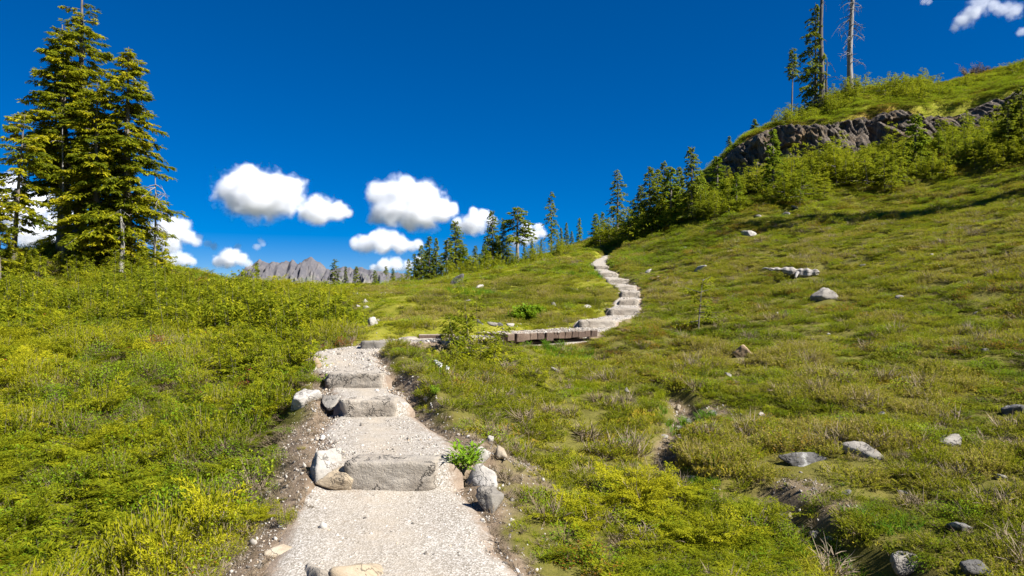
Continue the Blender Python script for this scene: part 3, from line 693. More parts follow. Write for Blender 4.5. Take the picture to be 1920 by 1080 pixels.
for k_, (u, v, w, h, m) in enumerate([(898,608,20,9,'rock_dark'),(921,611,24,8,'rock_grey'),(938,612,18,7,'rock_dark'),(956,612,18,6,'rock_white'),(975,611,16,5,'rock_grey')]):
    R('stone', 'lichen-spotted stone in the low ledge beside the bright green patch', u, v, w, h, m, 95+k_, cat='stone', group='stone ledge in the meadow', sink=.3)
R('stone', 'round pale stone in the grass below the footbridge, left of two', 1040, 697, 16, 9, 'rock_white', 101, cat='stone')
R('stone', 'round pale stone in the grass below the footbridge, right of two', 1074, 704, 15, 9, 'rock_white', 102, cat='stone')
R('stone', 'small grey stone in the grass at the head of the gully', 1175, 735, 12, 8, 'rock_grey', 103, cat='stone')
R('boulder', 'pale rounded boulder on the slope right of the driftwood log', 1556, 563, 54, 24, 'rock_grey', 104, sink=.3, rot=(0, -.25, .2))
R('boulder', 'low pale boulder on the slope left of the driftwood log', 1317, 507, 36, 10, 'rock_white', 105, sink=.35)
R('boulder', 'light-topped boulder beside the long shadow high on the slope', 1412, 442, 36, 12, 'rock_white', 106, sink=.3)
for k_, (u, v, w, h) in enumerate([(1497,392,20,8),(1474,405,18,8),(1424,407,16,5)]):
    R('stone', 'dark stone lying at the top of the grassy slope', u, v, w, h, 'rock_dark' if k_ < 2 else 'rock_grey', 107+k_, cat='stone', group='stones at the top of the slope', sink=.3)
R('boulder', 'brown and orange broken boulder in the heather', 1396, 672, 40, 26, 'rock_orange', 111, sink=.25)
R('stone', 'small white stone in heather below the orange boulder', 1370, 708, 16, 9, 'rock_white', 112, cat='stone')
R('boulder', 'long dark boulder crusted with white lichen', 1516, 872, 104, 22, 'rock_dark', 113, deep=.35, sink=.45)
R('boulder', 'grey domed boulder right of the long lichen-crusted one', 1628, 860, 82, 28, 'rock_grey', 114, deep=.6, sink=.45)
R('boulder', 'pale grey weathered boulder in shrubs right of the domed boulder', 1790, 842, 48, 24, 'rock_grey', 115, sink=.3)
R('boulder', 'grey boulder cut by the right frame edge', 1902, 782, 50, 24, 'rock_dark', 116, sink=.3)
R('boulder', 'flat grey stone in the heather high above the domed boulder', 1708, 720, 46, 14, 'rock_grey', 117, sink=.4)
R('boulder', 'dark grey boulder with white patches near the lower right corner', 1812, 1003, 56, 24, 'rock_dark', 118, sink=.3)
R('boulder', 'pointed pale boulder at the lower frame edge', 1712, 1078, 64, 34, 'rock_grey', 119, sink=.25)
R('boulder', 'brown mossy boulder at the lower right frame edge', 1840, 1084, 58, 28, 'rock_dark', 120, sink=.3)
for k_, (u, v, w, h, m) in enumerate([(1258,852,38,13,'rock_tan'),(1275,806,16,7,'rock_grey'),(1292,797,24,12,'rock_dark'),(1245,822,28,7,'rock_grey'),(1270,818,26,6,'rock_grey'),(1268,893,22,12,'rock_grey'),(1296,905,30,14,'rock_grey'),(1336,778,20,8,'rock_dark'),(1272,770,12,12,'rock_tan'),(1432,962,18,9,'rock_white'),(1470,970,16,10,'rock_white'),(1482,975,18,12,'rock_tan'),(1530,1008,26,10,'rock_grey'),(1556,1018,24,10,'rock_grey')]):
    R('stone', 'small stone exposed along the muddy stream gully', u, v, w, h, m, 125+k_, cat='stone', group='stones along the gully', sink=.3)
for k_, (u, v, w, h) in enumerate([(1555,628,10,4),(1215,512,14,8),(1285,466,8,4),(1730,628,14,5),(1235,520,8,3)]):
    R('stone', 'odd small stone showing in the heather slope', u, v, w, h, 'rock_white', 145+k_, cat='stone', group='small stones in the heather slope', sink=.3)
for k_, (u, v, w, h) in enumerate([(1250,560,12,5),(1345,545,14,5),(1460,590,12,5),(1690,560,18,7),(1830,590,16,6),(1750,480,14,5),(1620,500,12,5),(1850,660,20,7),(1480,650,14,6),(1560,700,18,7),(1660,780,22,8),(1430,780,16,7),(1360,850,18,8),(1590,930,26,10),(1880,900,28,10),(1700,930,22,8),(1200,760,12,5),(1140,700,10,4)]):
    R('stone', 'half-buried grey stone among the heather of the big slope', u, v, w, h, ('rock_grey', 'rock_dark', 'rock_white')[k_ % 3], 170+k_, cat='stone', group='half-buried stones of the big slope', sink=.4)
R('rock_slab', 'tilted grey rock slab below the bent white-trunked tree', 856, 534, 34, 16, 'rock_dark', 151, sink=.25, rot=(0, -.5, .3), cat='rock')
R('boulder', 'dark overhung rock at the top of the path', 1073, 484, 30, 12, 'rock_dark', 152, sink=.25)

# ------------------------------------------------------------------ driftwood log
p = at(1488, 522); px = p[1]/F
L = 88*px
t = np.linspace(0, 1, 60); pts = np.stack([-.5*L+t*L, .07*np.sin(t*4.2), .13+.07*(1-t)+.03*np.sin(t*7)], 1)
rr = (.03+.10*sstep(0, .5, t)+.02*np.sin(t*19)+.015*np.sin(t*41+1))*(1-.25*sstep(.9, 1, t)); rr[-1] *= .35; rr[0] *= .4
V, Fq = tube(pts, rr, 28)
th_ = np.tile(np.linspace(0, 2*np.pi, 28, endpoint=False), 60); tt_ = np.repeat(t, 28); cen = np.repeat(pts, 28, 0)
gr = 1+.2*noise2(3.2*np.cos(th_)+3.2*np.sin(th_)*2.3+9, tt_*3.0, 160)+.12*noise2(7*np.cos(th_)+11*np.sin(th_), tt_*5, 161)
V = cen+(V-cen)*gr[:, None]; V[:, 0] += .05*noise2(th_*2.5, tt_*0, 162)*(np.abs(tt_-.5) > .44)
for q in np.linspace(-.7, .6, 7): ROCKS.append((p[0]+q*L*.5, p[1]-.1, .2, .2))
root = tag(link('driftwood_log', None, loc=p+np.array([0, 0, .06]), rot=(0, .04, -.12)), 'silver-grey weathered log lying on the grassy slope', 'log')
link('trunk', make_mesh('log_trunk', V, Fq, 'logwood'), root)
V, Fq = tube([(.10, -.06, .12), (.02, -.22, .05), (-.04, -.34, -.06)], [.06, .05, .03], 8)
link('branch_stub', make_mesh('log_stub', V, Fq, 'deadwood', True), root)
V, Fq = tube([(-.48*L, 0, .20), (-.58*L, .04, .24), (-.64*L, .05, .22)], [.04, .025, .01], 7)
link('branch_stub', make_mesh('log_stub', V, Fq, 'deadwood', True), root)

# ------------------------------------------------------------------ plank footbridge
def box_mesh(name, dx, dy, dz, mat, bev=.008, seed=0):
    bm = bmesh.new(); bmesh.ops.create_cube(bm, size=1)
    rng = random.Random(seed)
    for v in bm.verts: v.co = Vector((v.co.x*dx+rng.uniform(-.006, .006), v.co.y*dy+rng.uniform(-.012, .012), v.co.z*dz+rng.uniform(-.004, .004)))
    bmesh.ops.bevel(bm, geom=bm.edges[:], offset=bev, segments=1, affect='EDGES')
    me = bpy.data.meshes.new(name); bm.to_mesh(me); bm.free(); me.materials.append(M[mat]); return me
A = np.array(PXY[np.argmin(np.abs(PT-10.75))]); B = np.array(PXY[np.argmin(np.abs(PT-13.05))])
dirb = unit(B-A); lenb = np.linalg.norm(B-A); yaw = math.atan2(dirb[1], dirb[0])
zt = float(np.interp(11.8, np.arange(len(PATH)), [p_[2] for p_ in PATH]))+.035
root = tag(link('plank_footbridge', None, loc=(A[0], A[1], zt-.3), rot=(0, 0, yaw)), 'short brown timber footbridge with gravel strewn planks', 'footbridge')
npl = 13; wpl = lenb/npl
for q in range(npl):
    ex = .10 if q in (1, 5) else 0
    o = link('plank', box_mesh('plank', wpl*.955, .92, .125+(.03 if q in (1, 5) else 0), 'timber', seed=q), root, loc=(wpl*(q+.5), -.02-ex*.5, .238-(.012 if q in (1, 5) else 0)+.006*math.sin(q*2.3)))
for sgn in (-1, 1):
    link('beam', box_mesh('beam', lenb*.98, .14, .14, 'timber', seed=50+sgn), root, loc=(lenb/2, .28*sgn, .065))
o = link('timber_board', box_mesh('timber_board', .62, .16, .10, 'timber', seed=70)); q_ = at(818, 637); o.location = (q_[0], q_[1]+.08, q_[2]+.04); o.rotation_euler = (0, 0, .12)
tag(o, 'single weathered board at the path edge before the footbridge', 'board')

# ------------------------------------------------------------------ conifers
def conifer(h, R_, seed, nb=110, droop=.35, bare=.08, up=.35, nspray=12, leaf=.16, lw=.042, r0=None, lean=(0, 0), top_bare=0, ragged=.3, power=.8, side=None, fill=1.0, kink=.0):
    rng = np.random.RandomState(seed)
    n = 14; t = np.linspace(0, 1, n)
    cx = np.cumsum(rng.normal(0, kink*h/n, n)); cy_ = np.cumsum(rng.normal(0, kink*h/n, n))
    axis = np.stack([lean[0]*t**1.3*h+cx, lean[1]*t*h+cy_, t*h-.3*(1-t)], 1)
    r0 = r0 or h*.022+.03
    tv, tf = tube(axis, r0*(1-t*.93)+r0*.5*np.exp(-t*14), 9)
    sticks = [(tv, tf)]
    Q, val = [], []
    for b_ in range(nb):
        tb = bare+(1-bare-.015)*((b_+rng.rand())/nb)**.92
        if tb > 1-top_bare and rng.rand() < .75: continue
        rel = (tb-bare)/(1-bare)
        prof_ = (1-rel)**power*.93+.07
        prof_ *= min(1, .45+rel*4)
        Lb = R_*prof_*rng.uniform(1-ragged*1.6, 1+ragged*.7)
        az = rng.uniform(0, 2*np.pi)
        if side is not None: Lb *= 1+side[1]*math.cos(az-side[0])
        Lb = max(Lb, .10)
        base = np.array([np.interp(tb, t, axis[:, k_]) for k_ in range(3)])
        el = up*(rel-.35)+rng.normal(0, .12)
        f = np.array([math.cos(az), math.sin(az), 0]); sv = np.array([-math.sin(az), math.cos(az), 0])
        def pos(s_): return base+f*(Lb*s_*math.cos(el))[:, None]+np.array([0, 0, 1.])*(Lb*s_*math.sin(el)-droop*Lb*s_**2+.10*Lb*s_**4)[:, None]
        sp = np.array([0, .35, .7, 1.0])
        if Lb > .25: sticks.append(tube(pos(sp), np.array([.05, .035, .02, .006])*max(.25, Lb*.36), 3))
        ns = max(4, int(nspray*(.4+.6*Lb/R_)))
        bval = rng.uniform(.08, .88)
        s_ = rng.uniform(.10, 1, ns)**.75
        P = pos(s_)
        sl = Lb*.42*(1.05-s_*.75)*rng.uniform(.6, 1.2, ns)
        sgn = np.where(np.arange(ns) % 2 == 0, 1., -1.)
        d = unit(f[None]*rng.uniform(.45, .95, ns)[:, None]+sv[None]*(sgn*rng.uniform(.35, .9, ns))[:, None]+np.array([0, 0, 1.])*rng.normal(-.18-droop*.3, .16, ns)[:, None])
        # each side spray: needles in a flat fan along it
        m_ = np.maximum(2, (sl/leaf*1.9*fill)).astype(int)
        rep = np.repeat(np.arange(ns), m_)
        fr = np.concatenate([(np.arange(k_)+rng.rand(k_))/k_ for k_ in m_])
        P2 = P[rep]+d[rep]*(sl[rep]*fr)[:, None]+rng.normal(0, .018, (len(rep), 3))
        side2 = unit(np.cross(d[rep], np.array([0, 0, 1.])))
        sg2 = rng.choice([-1., 1.], len(rep))
        d2 = unit(d[rep]+side2*(sg2*rng.uniform(.15, .9, len(rep)))[:, None]+np.array([0, 0, 1.])*rng.normal(-.12, .22, len(rep))[:, None])
        s2 = unit(np.cross(d2, np.array([0, 0, 1.])+rng.normal(0, .45, (len(rep), 3))))
        ll = leaf*rng.uniform(.7, 1.35, len(rep))
        Q.append(quads(P2, d2, s2, ll, lw*rng.uniform(.8, 1.3, len(rep)), rng.uniform(0, .22, len(rep))))
        val.append(np.clip(bval+rng.normal(0, .14, len(rep)), 0, 1))
    Q = np.concatenate(Q); val = np.concatenate(val)
    sv_, sf_ = cat_tubes(sticks)
    return (sv_, sf_), Q, val, axis
def crown_mesh(name, Q, val, mat):
    n = len(Q); return make_mesh(name, Q.reshape(-1, 3), np.arange(n*4).reshape(-1, 4), mat, False, {'v': np.repeat(val, 4)})
NTREE = [0]
PROTO = {}
def conifer_proto(key, mat='needle_dark', bark='bark', **kw):
    (sv_, sf_), Q, val, ax = conifer(**kw)
    PROTO[key] = (make_mesh('conifer_trunk', sv_, sf_, bark, True), crown_mesh('conifer_crown', Q, val, mat), kw['h'])
def plant_tree(key, label, loc, hgt=None, rz=0., name='conifer_tree', cat='tree', group=None, wide=1.0, lean=(0, 0)):
    tm, cm, h0 = PROTO[key]; s_ = (hgt/h0) if hgt else 1
    e = link(name, None, loc=loc, rot=(lean[1], lean[0], rz), scale=(s_*wide, s_*wide, s_))
    tag(e, label, cat, group)
    link('trunk', tm, e); link('crown', cm, e); return e
def tree_px(key, label, u, vt, vb, d, rz=None, wide=1.0, group=None, name='conifer_tree', lean=(0, 0)):
    loc = at(u, vb) if vb else ground(u, d)
    d = loc[1]; top_z = EYE-(vt-CV)/F*d
    hgt = max(top_z-loc[2]+.05, 1.0)
    NTREE[0] += 1
    return plant_tree(key, label, loc-np.array([0, 0, .08]), hgt, rz if rz is not None else NTREE[0]*1.7, name, 'tree', group, wide, lean)

# the tall group at the left
def big(label, u, vt, d, seed, R_, mat='needle_big', name='hemlock_tree', bark='bark', **kw):
    loc = ground(u, d); h = EYE-(vt-CV)/F*d-loc[2]
    (sv_, sf_), Q, val, ax = conifer(h=h, R_=R_, seed=seed, **kw)
    e = tag(link(name, None, loc=loc-np.array([0, 0, .1])), label, 'tree', 'tall trees on the left')
    link('trunk', make_mesh('hemlock_trunk', sv_, sf_, bark, True), e)
    if len(Q): link('crown', crown_mesh('hemlock_crown', Q, val, mat), e)
    return e
big('tallest hemlock with a sparse dead-branched top cut by the frame', 150, -45, 32.2, 201, 2.3, nb=190, droop=.34, bare=.16, up=.5, nspray=26, leaf=.16, lw=.062, fill=2.7, r0=.30, top_bare=.13, ragged=.4, power=.62, lean=(.008, 0))
big('hemlock with a thick bare lower trunk and broad yellow-green crown', 122, 42, 31.2, 202, 2.25, nb=200, droop=.32, bare=.34, up=.55, nspray=28, leaf=.16, lw=.062, fill=2.7, r0=.33, ragged=.35, power=.6, lean=(-.012, 0))
big('dense hemlock on the sky side with foliage down to the ground', 236, 84, 30.6, 203, 2.25, nb=280, droop=.36, bare=.03, up=.5, nspray=28, leaf=.16, lw=.062, fill=2.7, r0=.27, ragged=.32, power=.58, lean=(.012, 0))
big('shorter hemlock filling the gap between the two large trunks', 182, 150, 30.2, 204, 2.0, nb=230, droop=.36, bare=.10, up=.5, nspray=26, leaf=.16, lw=.062, fill=2.7, r0=.2, ragged=.35, power=.6)
big('small leaning hemlock at the left frame edge with a bare stem', 24, 212, 29.0, 205, 1.6, nb=75, droop=.34, bare=.32, up=.6, nspray=26, leaf=.16, lw=.062, fill=2.7, r0=.13, ragged=.4, power=.5, lean=(.075, 0))
big('young hemlock cut by the left frame edge', -2, 330, 27.5, 206, 1.0, nb=80, droop=.3, bare=.05, up=.5, nspray=22, leaf=.16, lw=.062, fill=2.7, r0=.1, ragged=.35, power=.6)
big('low hemlock in front of the thick bare trunk', 160, 415, 29.4, 207, .9, nb=60, droop=.3, bare=.05, up=.5, nspray=20, leaf=.18, lw=.07, fill=1.8, r0=.08)
big('slim young hemlock at the outer foot of the tall group', 304, 432, 29.6, 208, .5, nb=46, droop=.25, bare=.05, up=.5, nspray=14, leaf=.15, lw=.06, fill=1.8, r0=.05)
def snag(label, loc, h, r0, seed, nbr=18, blen=.8, bfrom=.3, lean=(0, 0), mat='deadwood', name='dead_tree', group=None, beard=False, taper=.8):
    rng = np.random.RandomState(seed); t = np.linspace(0, 1, 18)
    ax = np.stack([lean[0]*t*h, lean[1]*t*h, t*h-.2], 1)+np.stack([.05*np.sin(t*6+seed)*r0*6, t*0, t*0], 1)
    V, Fq = tube(ax, r0*(1-taper*t)*(1+.05*np.sin(t*40))+r0*.35*np.exp(-t*16), 14)
    V[:, :2] += (.10*r0*fbm3(V[:, 0]*8, V[:, 1]*8, V[:, 2]*.9, 3, seed))[:, None]
    e = tag(link(name, None, loc=loc), label, 'tree', group)
    link('trunk', make_mesh('snag_trunk', V, Fq, mat, True), e)
    for b_ in range(nbr):
        ts = []; tb = bfrom+(1-bfrom)*rng.rand(); az = rng.uniform(0, 6.28); l_ = blen*rng.uniform(.35, 1.1)
        p0 = np.array([np.interp(tb, t, ax[:, k_]) for k_ in range(3)])
        dv = np.array([math.cos(az), math.sin(az), rng.uniform(-.5, .25)])
        s_ = np.linspace(0, 1, 5)[:, None]
        pp = p0+dv*l_*s_+np.array([0, 0, -.45*l_])*s_**2+rng.normal(0, .05*l_, (5, 3))*s_
        ts.append(tube(pp, np.linspace(.05, .008, 5)*max(.5, r0*3), 4))
        for _ in range(9 if beard else 3):
            q0 = pp[rng.randint(1, 5)]; dv2 = rng.normal(0, .5, 3)+np.array([0, 0, -.35])
            ts.append(tube(np.array([q0, q0+dv2*l_*.2, q0+dv2*l_*.42+np.array([0, 0, -.06])]), [.016, .011, .005], 3))
        V, Fq = cat_tubes(ts); link('branch', make_mesh('snag_branch', V, Fq, mat, True), e)
    return e
snag('thin grey dead tree at the outer edge of the tall group', ground(291, 30.8), 4.6, .07, 211, 16, 1.0, .45, group='tall trees on the left')
snag('pale dead trunk standing before the dense sky side hemlock', ground(228, 29.4), 3.1, .15, 212, 8, .7, .25, group='tall trees on the left')
snag('bare silvery dead pole beside the thick trunk', ground(118, 30.2), 6.2, .07, 213, 7, .6, .35, group='tall trees on the left')

# conifers of the far row and the hillside: a few grown forms, each standing on its own spot
conifer_proto('spruce_a', h=6, R_=1.2, seed=301, nb=120, droop=.28, bare=.05, up=.5, nspray=13, leaf=.22, lw=.10, fill=2.5, ragged=.3, power=.85)
conifer_proto('spruce_b', h=6, R_=1.6, seed=302, nb=135, droop=.30, bare=.04, up=.5, nspray=14, leaf=.22, lw=.10, fill=2.5, ragged=.35, power=.75)
conifer_proto('spruce_c', h=6, R_=.95, seed=303, nb=105, droop=.32, bare=.12, up=.45, nspray=12, leaf=.22, lw=.10, fill=2.5, ragged=.4, power=.8)
conifer_proto('spruce_d', mat='needle_mid', h=5, R_=1.6, seed=304, nb=130, droop=.25, bare=.02, up=.6, nspray=15, leaf=.22, lw=.10, fill=2.5, ragged=.3, power=.8)
conifer_proto('spruce_e', mat='needle_mid', h=5, R_=1.2, seed=305, nb=110, droop=.28, bare=.03, up=.5, nspray=13, leaf=.22, lw=.10, fill=2.5, ragged=.35, power=.8)
conifer_proto('spruce_bare', h=7, R_=.7, seed=306, nb=60, droop=.4, bare=.62, up=.4, nspray=12, leaf=.22, lw=.10, fill=2.5, ragged=.4, power=.5, r0=.11)
conifer_proto('spruce_gaunt', h=7, R_=1.15, seed=307, nb=80, droop=.42, bare=.22, up=.3, nspray=13, leaf=.22, lw=.10, fill=2.5, ragged=.55, power=.55, r0=.13)
conifer_proto('ragged', bark='deadwood', h=6, R_=1.5, seed=308, nb=54, droop=.38, bare=.42, up=.55, nspray=18, leaf=.22, lw=.10, fill=2.5, ragged=.55, power=.30, r0=.19, kink=.012)
conifer_proto('bent', bark='deadwood', h=5, R_=1.1, seed=309, nb=70, droop=.35, bare=.36, up=.5, nspray=14, leaf=.22, lw=.10, fill=2.5, ragged=.45, power=.5, r0=.13, lean=(-.05, 0), kink=.01)
FAR = 'conifers of the far row'
T = tree_px
for k_, (u, vt, d, key, w, lab) in enumerate([
 (482,491,44,'spruce_c',1.0,'tiny conifer top in front of the mountain peaks'),
 (628,484,66,'spruce_gaunt',1.3,'scraggy conifer right of the mountain peaks'),
 (648,498,66,'spruce_c',1.0,'narrow little conifer beside the scraggy one'),
 (668,498,66,'spruce_a',1.2,'pointed conifer standing alone at the meadow rim'),
 (703,506,68,'spruce_e',1.2,'short green conifer at the meadow rim below the low cloud'),
 (724,498,70,'spruce_bare',1.4,'thin bare-stemmed conifer before the low cloud'),
 (737,502,66,'spruce_b',.9,'bushy small conifer right of the thin bare-stemmed one'),
 (766,484,62,'spruce_a',1.0,'lowest conifer at the start of the dense row'),
 (777,474,60,'spruce_c',1.3,'second conifer of the dense row, slender'),
 (790,458,60,'spruce_a',1.1,'third conifer of the dense row'),
 (805,441,58,'spruce_c',1.2,'tall slender conifer, the left one of a close pair'),
 (818,444,58,'spruce_a',.8,'tall slender conifer, the right one of a close pair'),
 (836,447,52,'bent',1.0,'conifer with bent white lower trunk above the orange bank'),
 (854,412,54,'spruce_b',1.05,'tall full conifer right of the bent white trunk'),
 (872,462,52,'spruce_d',1.0,'short bushy conifer right of the tall full one'),
 (891,459,52,'spruce_b',.9,'bushy conifer left of the tall dark conifer'),
 (908,455,50,'spruce_d',.8,'green rounded conifer at the foot of the tall dark one'),
 (923,393,52,'spruce_b',.85,'tall dark conifer beside the ragged tree'),
 (943,415,51,'spruce_a',.9,'dark conifer touching the ragged tree'),
 (970,386,50,'ragged',1.25,'ragged wide-topped tree with a thick pale trunk'),
 (997,446,56,'spruce_c',1.1,'small slender conifer right of the ragged tree'),
 (1015,447,60,'spruce_c',.9,'small thin conifer left of the tall lone spire'),
 (1034,357,52,'spruce_gaunt',.8,'tall lone spire-shaped conifer with bare lower trunk'),
 (1052,426,58,'spruce_c',1.0,'short conifer right of the tall lone spire, first of a pair'),
 (1062,416,58,'spruce_a',.8,'short conifer right of the tall lone spire, second of a pair'),
 (1086,407,54,'spruce_e',.8,'small pointed conifer above the dark rock')]+[(u_, v_, d_, ky, 1.1, 'dark conifer filling the gaps of the dense far row') for u_, v_, d_, ky in ((783,482,63,'spruce_a'),(797,468,62,'spruce_b'),(812,474,60,'spruce_e'),(828,482,58,'spruce_b'),(846,470,57,'spruce_a'),(864,452,56,'spruce_b'),(881,478,54,'spruce_d'),(900,474,54,'spruce_b'),(915,442,55,'spruce_a'),(934,440,54,'spruce_b'),(953,444,53,'spruce_b'),(983,462,54,'spruce_d'),(1046,446,57,'spruce_b'),(1072,432,56,'spruce_a'))]):
    T(key, lab, u, vt, 0, d, wide=w, group=FAR)
HILL = 'conifers at the foot of the hillside cliff'
for k_, (u, vt, d, key, w, lab) in enumerate([
 (1117,399,48,'spruce_d',.9,'rounded young conifer at the start of the hillside grove'),
 (1130,396,47,'spruce_e',.9,'pointed young conifer at the start of the hillside grove'),
 (1158,316,46,'spruce_gaunt',1.1,'tall dark gaunt conifer standing free left of the grove'),
 (1186,372,44,'spruce_e',1.1,'mid-height conifer right of the gaunt one'),
 (1201,345,44,'spruce_b',.9,'dark conifer at the left flank of the grove'),
 (1218,310,45,'spruce_b',.95,'first high top of the grove'),
 (1233,315,44,'spruce_a',1.2,'second high top of the grove'),
 (1246,301,45,'spruce_b',.9,'third high top of the grove, dark'),
 (1258,310,43.5,'spruce_e',1.2,'fourth high top of the grove'),
 (1273,311,44,'spruce_b',.9,'fifth high top of the grove'),
 (1297,273,43,'spruce_b',.9,'tallest spire of the hillside grove'),
 (1313,318,42,'spruce_d',.9,'lighter green conifer right of the tallest spire'),
 (1345,291,43,'spruce_e',1.3,'conifer standing against the left end of the cliff'),
 (1381,322,42,'spruce_d',.9,'bushy conifer below the left part of the cliff'),
 (1449,240,43.5,'spruce_e',1.0,'slim conifer rising in front of the cliff'),
 (1218,408,38,'spruce_d',1.0,'small light green conifer in front of the grove'),
 (1136,445,41,'spruce_e',.9,'small conifer below the gaunt one'),
 (1494,296,43,'spruce_d',1.0,'low bushy conifer below the cliff'),
 (1716,212,41,'spruce_d',1.2,'bright green bushy conifer below the right part of the cliff'),
 (1760,245,40,'spruce_d',1.1,'low bright conifer right of the bushy bright one'),
 (1890,185,38,'spruce_b',1.3,'dark conifer at the right frame edge before the cliff'),
 (1915,160,37,'spruce_b',1.2,'dark conifer cut by the right frame edge'),
 (1367,254,54,'spruce_e',1.4,'tiny conifer on the skyline at the left end of the ridge'),
 (1415,222,54.5,'spruce_d',1.4,'small rounded conifer on the skyline of the ridge')]):
    vb = float(np.interp(u, [1100, 1180, 1260, 1340, 1420, 1500, 1720, 1920], [470, 452, 432, 406, 386, 368, 318, 300]))-(4+5*((k_*7) % 5))
    T(key, lab, u, vt, 0 if u in (1367, 1415) else vb, d, wide=w, group=HILL)
RID = 'trees on the ridge'
T('spruce_bare', 'thin conifer with foliage only at its top, on the ridge', 1484, 87, 0, 54, wide=.9, group=RID, lean=(-.04, 0))
conifer_proto('spruce_half', h=8, R_=1.5, seed=311, nb=150, droop=.5, bare=.06, up=.25, nspray=14, leaf=.22, lw=.10, fill=2.5, ragged=.5, power=.6, r0=.14, side=(math.pi, .35))
T('spruce_half', 'drooping dark conifer against the thick trunk on the ridge', 1529, 4, 0, 55, rz=0, wide=.82, group=RID)
def ground_top(u, d): return ground(u, d)
snag('thick tall bare trunk beside the drooping conifer on the ridge', ground(1539, 54.5), 9.5, .23, 321, 14, .5, .25, mat='bark_dark', group=RID, taper=.5, lean=(.012, 0))
snag('thin short dead stem right of the thick trunk on the ridge', ground(1550, 54.5), 3.7, .12, 322, 10, .9, .3, mat='bark_dark', group=RID)
snag('pale dead trunk with tattered branches, alone on the ridge', ground(1594, 55.5), 9.0, .25, 323, 40, 1.15, .28, group=RID, taper=.5, beard=True, lean=(.014, 0))
# trees just outside the frame: their shadows cross the slope
for k_, (x, y, h_) in enumerate([(25.5, 25.2, 15.5), (27.4, 26.0, 18), (28.8, 30.0, 7.5)]):
    plant_tree('spruce_c', 'conifer standing beyond the right frame edge, shadow on the slope', (x, y, float(height([x], [y])[0])-.1), h_, k_*1.3, cat='tree', wide=.62, group='conifers beyond the frame casting the slope shadow')

# ------------------------------------------------------------------ conifer shrubs
def shrub_arrays(seed, h=1.0, r=.7, stems=9, leaf=.070, lw=.020, nb=22, nspray=13):
    rng = np.random.RandomState(seed); Q, val, st = [], [], []
    for s_ in range(stems):
        a = rng.uniform(0, 6.28); rr = r*rng.uniform(.0, .62)
        hh = h*rng.uniform(.45, 1.15)*(1-.35*(rr/r))
        (sv_, sf_), q, v, ax = conifer(h=hh, R_=r*rng.uniform(.34, .6), seed=seed*31+s_, nb=nb, droop=.10, bare=.04, up=.9, nspray=nspray, leaf=leaf, lw=lw, r0=.009, lean=(.35*math.cos(a)*rr/r, .35*math.sin(a)*rr/r), ragged=.4, power=.8, fill=1.9)
        off = np.array([math.cos(a)*rr, math.sin(a)*rr, 0])
        Q.append(q+off); val.append(np.clip(v+rng.normal(0, .08), 0, 1)); st.append((sv_+off, sf_))
    return cat_tubes(st), np.concatenate(Q), np.concatenate(val)
SHRUB = []
for k_ in range(5):
    (sv_, sf_), Q, val = shrub_arrays(400+k_, h=[1.0, .8, 1.2, .6, .9][k_], r=[.8, .8, .7, .75, .9][k_], stems=[9, 8, 9, 8, 10][k_])
    n = len(Q); V = np.vstack([sv_, Q.reshape(-1, 3)]); o_ = len(sv_)
    SHRUB.append(make_mesh('conifer_shrub', V, np.vstack([sf_, np.arange(n*4).reshape(-1, 4)+o_]), ['branch_wood', 'needle_shrub'], False,
        {'v': np.concatenate([np.zeros(o_), np.repeat(val, 4)])}, np.concatenate([np.zeros(len(sf_)), np.ones(n)])))
rs = np.random.RandomState(77)
def shrub(label, group, x, y, sc_, k_=None, zs=1.0, cat='shrub', sink=.06, name='conifer_shrub'):
    k_ = rs.randint(5) if k_ is None else k_
    z = float(height([x], [y])[0])
    o = link(name, SHRUB[k_], loc=(x, y, z-sink), rot=(rs.normal(0, .08), rs.normal(0, .08), rs.uniform(0, 6.28)), scale=(sc_, sc_, sc_*zs))
    return tag(o, label, cat, group)
def where(u, table):
    for lim, txt in table:
        if u < lim: return txt
    return table[-1][1]
BELT = [(90, 'at the left frame edge'), (210, 'below the thick bare trunk'), (330, 'below the dense sky side hemlock'), (450, 'under the low clouds'), (560, 'in front of the mountain peaks'), (9999, 'beside the centre meadow')]
HILLW = [(1200, 'below the gaunt conifer'), (1330, 'in front of the grove'), (1440, 'between grove and slim conifer'), (1560, 'below the left part of the cliff'), (1690, 'below the middle of the cliff'), (1800, 'around the bushy bright conifer'), (9999, 'at the right frame edge')]
BLUFFW = [(1530, 'left of the drooping conifer'), (1590, 'between the two tall trunks'), (1660, 'right below the pale dead trunk'), (9999, 'at the right end of the thicket')]
def shrub_px(label, group, u, v, sc_, k_=None, zs=1.0):
    p = at(u, v); return shrub(label, group, p[0], p[1], sc_, k_, zs)
# belt of shrubs that forms the left skyline
for q in range(62):
    u = rs.uniform(-60, 655); d = rs.uniform(15, 26) if u < 480 else rs.uniform(12.5, 19)
    p = ground(u, d); shrub('waist-high yellow-green conifer shrub %s, %s row' % (where(u, BELT), 'front' if d < (20 if u < 480 else 15.5) else 'back'), 'shrub belt below the tall trees', p[0], p[1], rs.uniform(1.0, 1.65), zs=.95)
for q in range(26):
    u = rs.uniform(380, 618); d = np.interp(u, [380, 500, 650], [20, 16, 13.2])+rs.uniform(-1, 1.5)
    p = ground(u, d); shrub('bright conifer shrub in the meadow-side thicket, %s' % ('under the low clouds' if u < 460 else 'before the mountain peaks' if u < 560 else 'at the meadow edge'), 'shrub thicket beside the centre meadow', p[0], p[1], rs.uniform(1.2, 1.75), zs=.9)
for q in range(20):
    u = rs.uniform(420, 585); v = rs.uniform(600, 720)
    p = at(u, v); shrub('spreading conifer shrub left of the path bend', 'spreading shrubs at the path bend', p[0], p[1], rs.uniform(.65, 1.0), zs=.75)
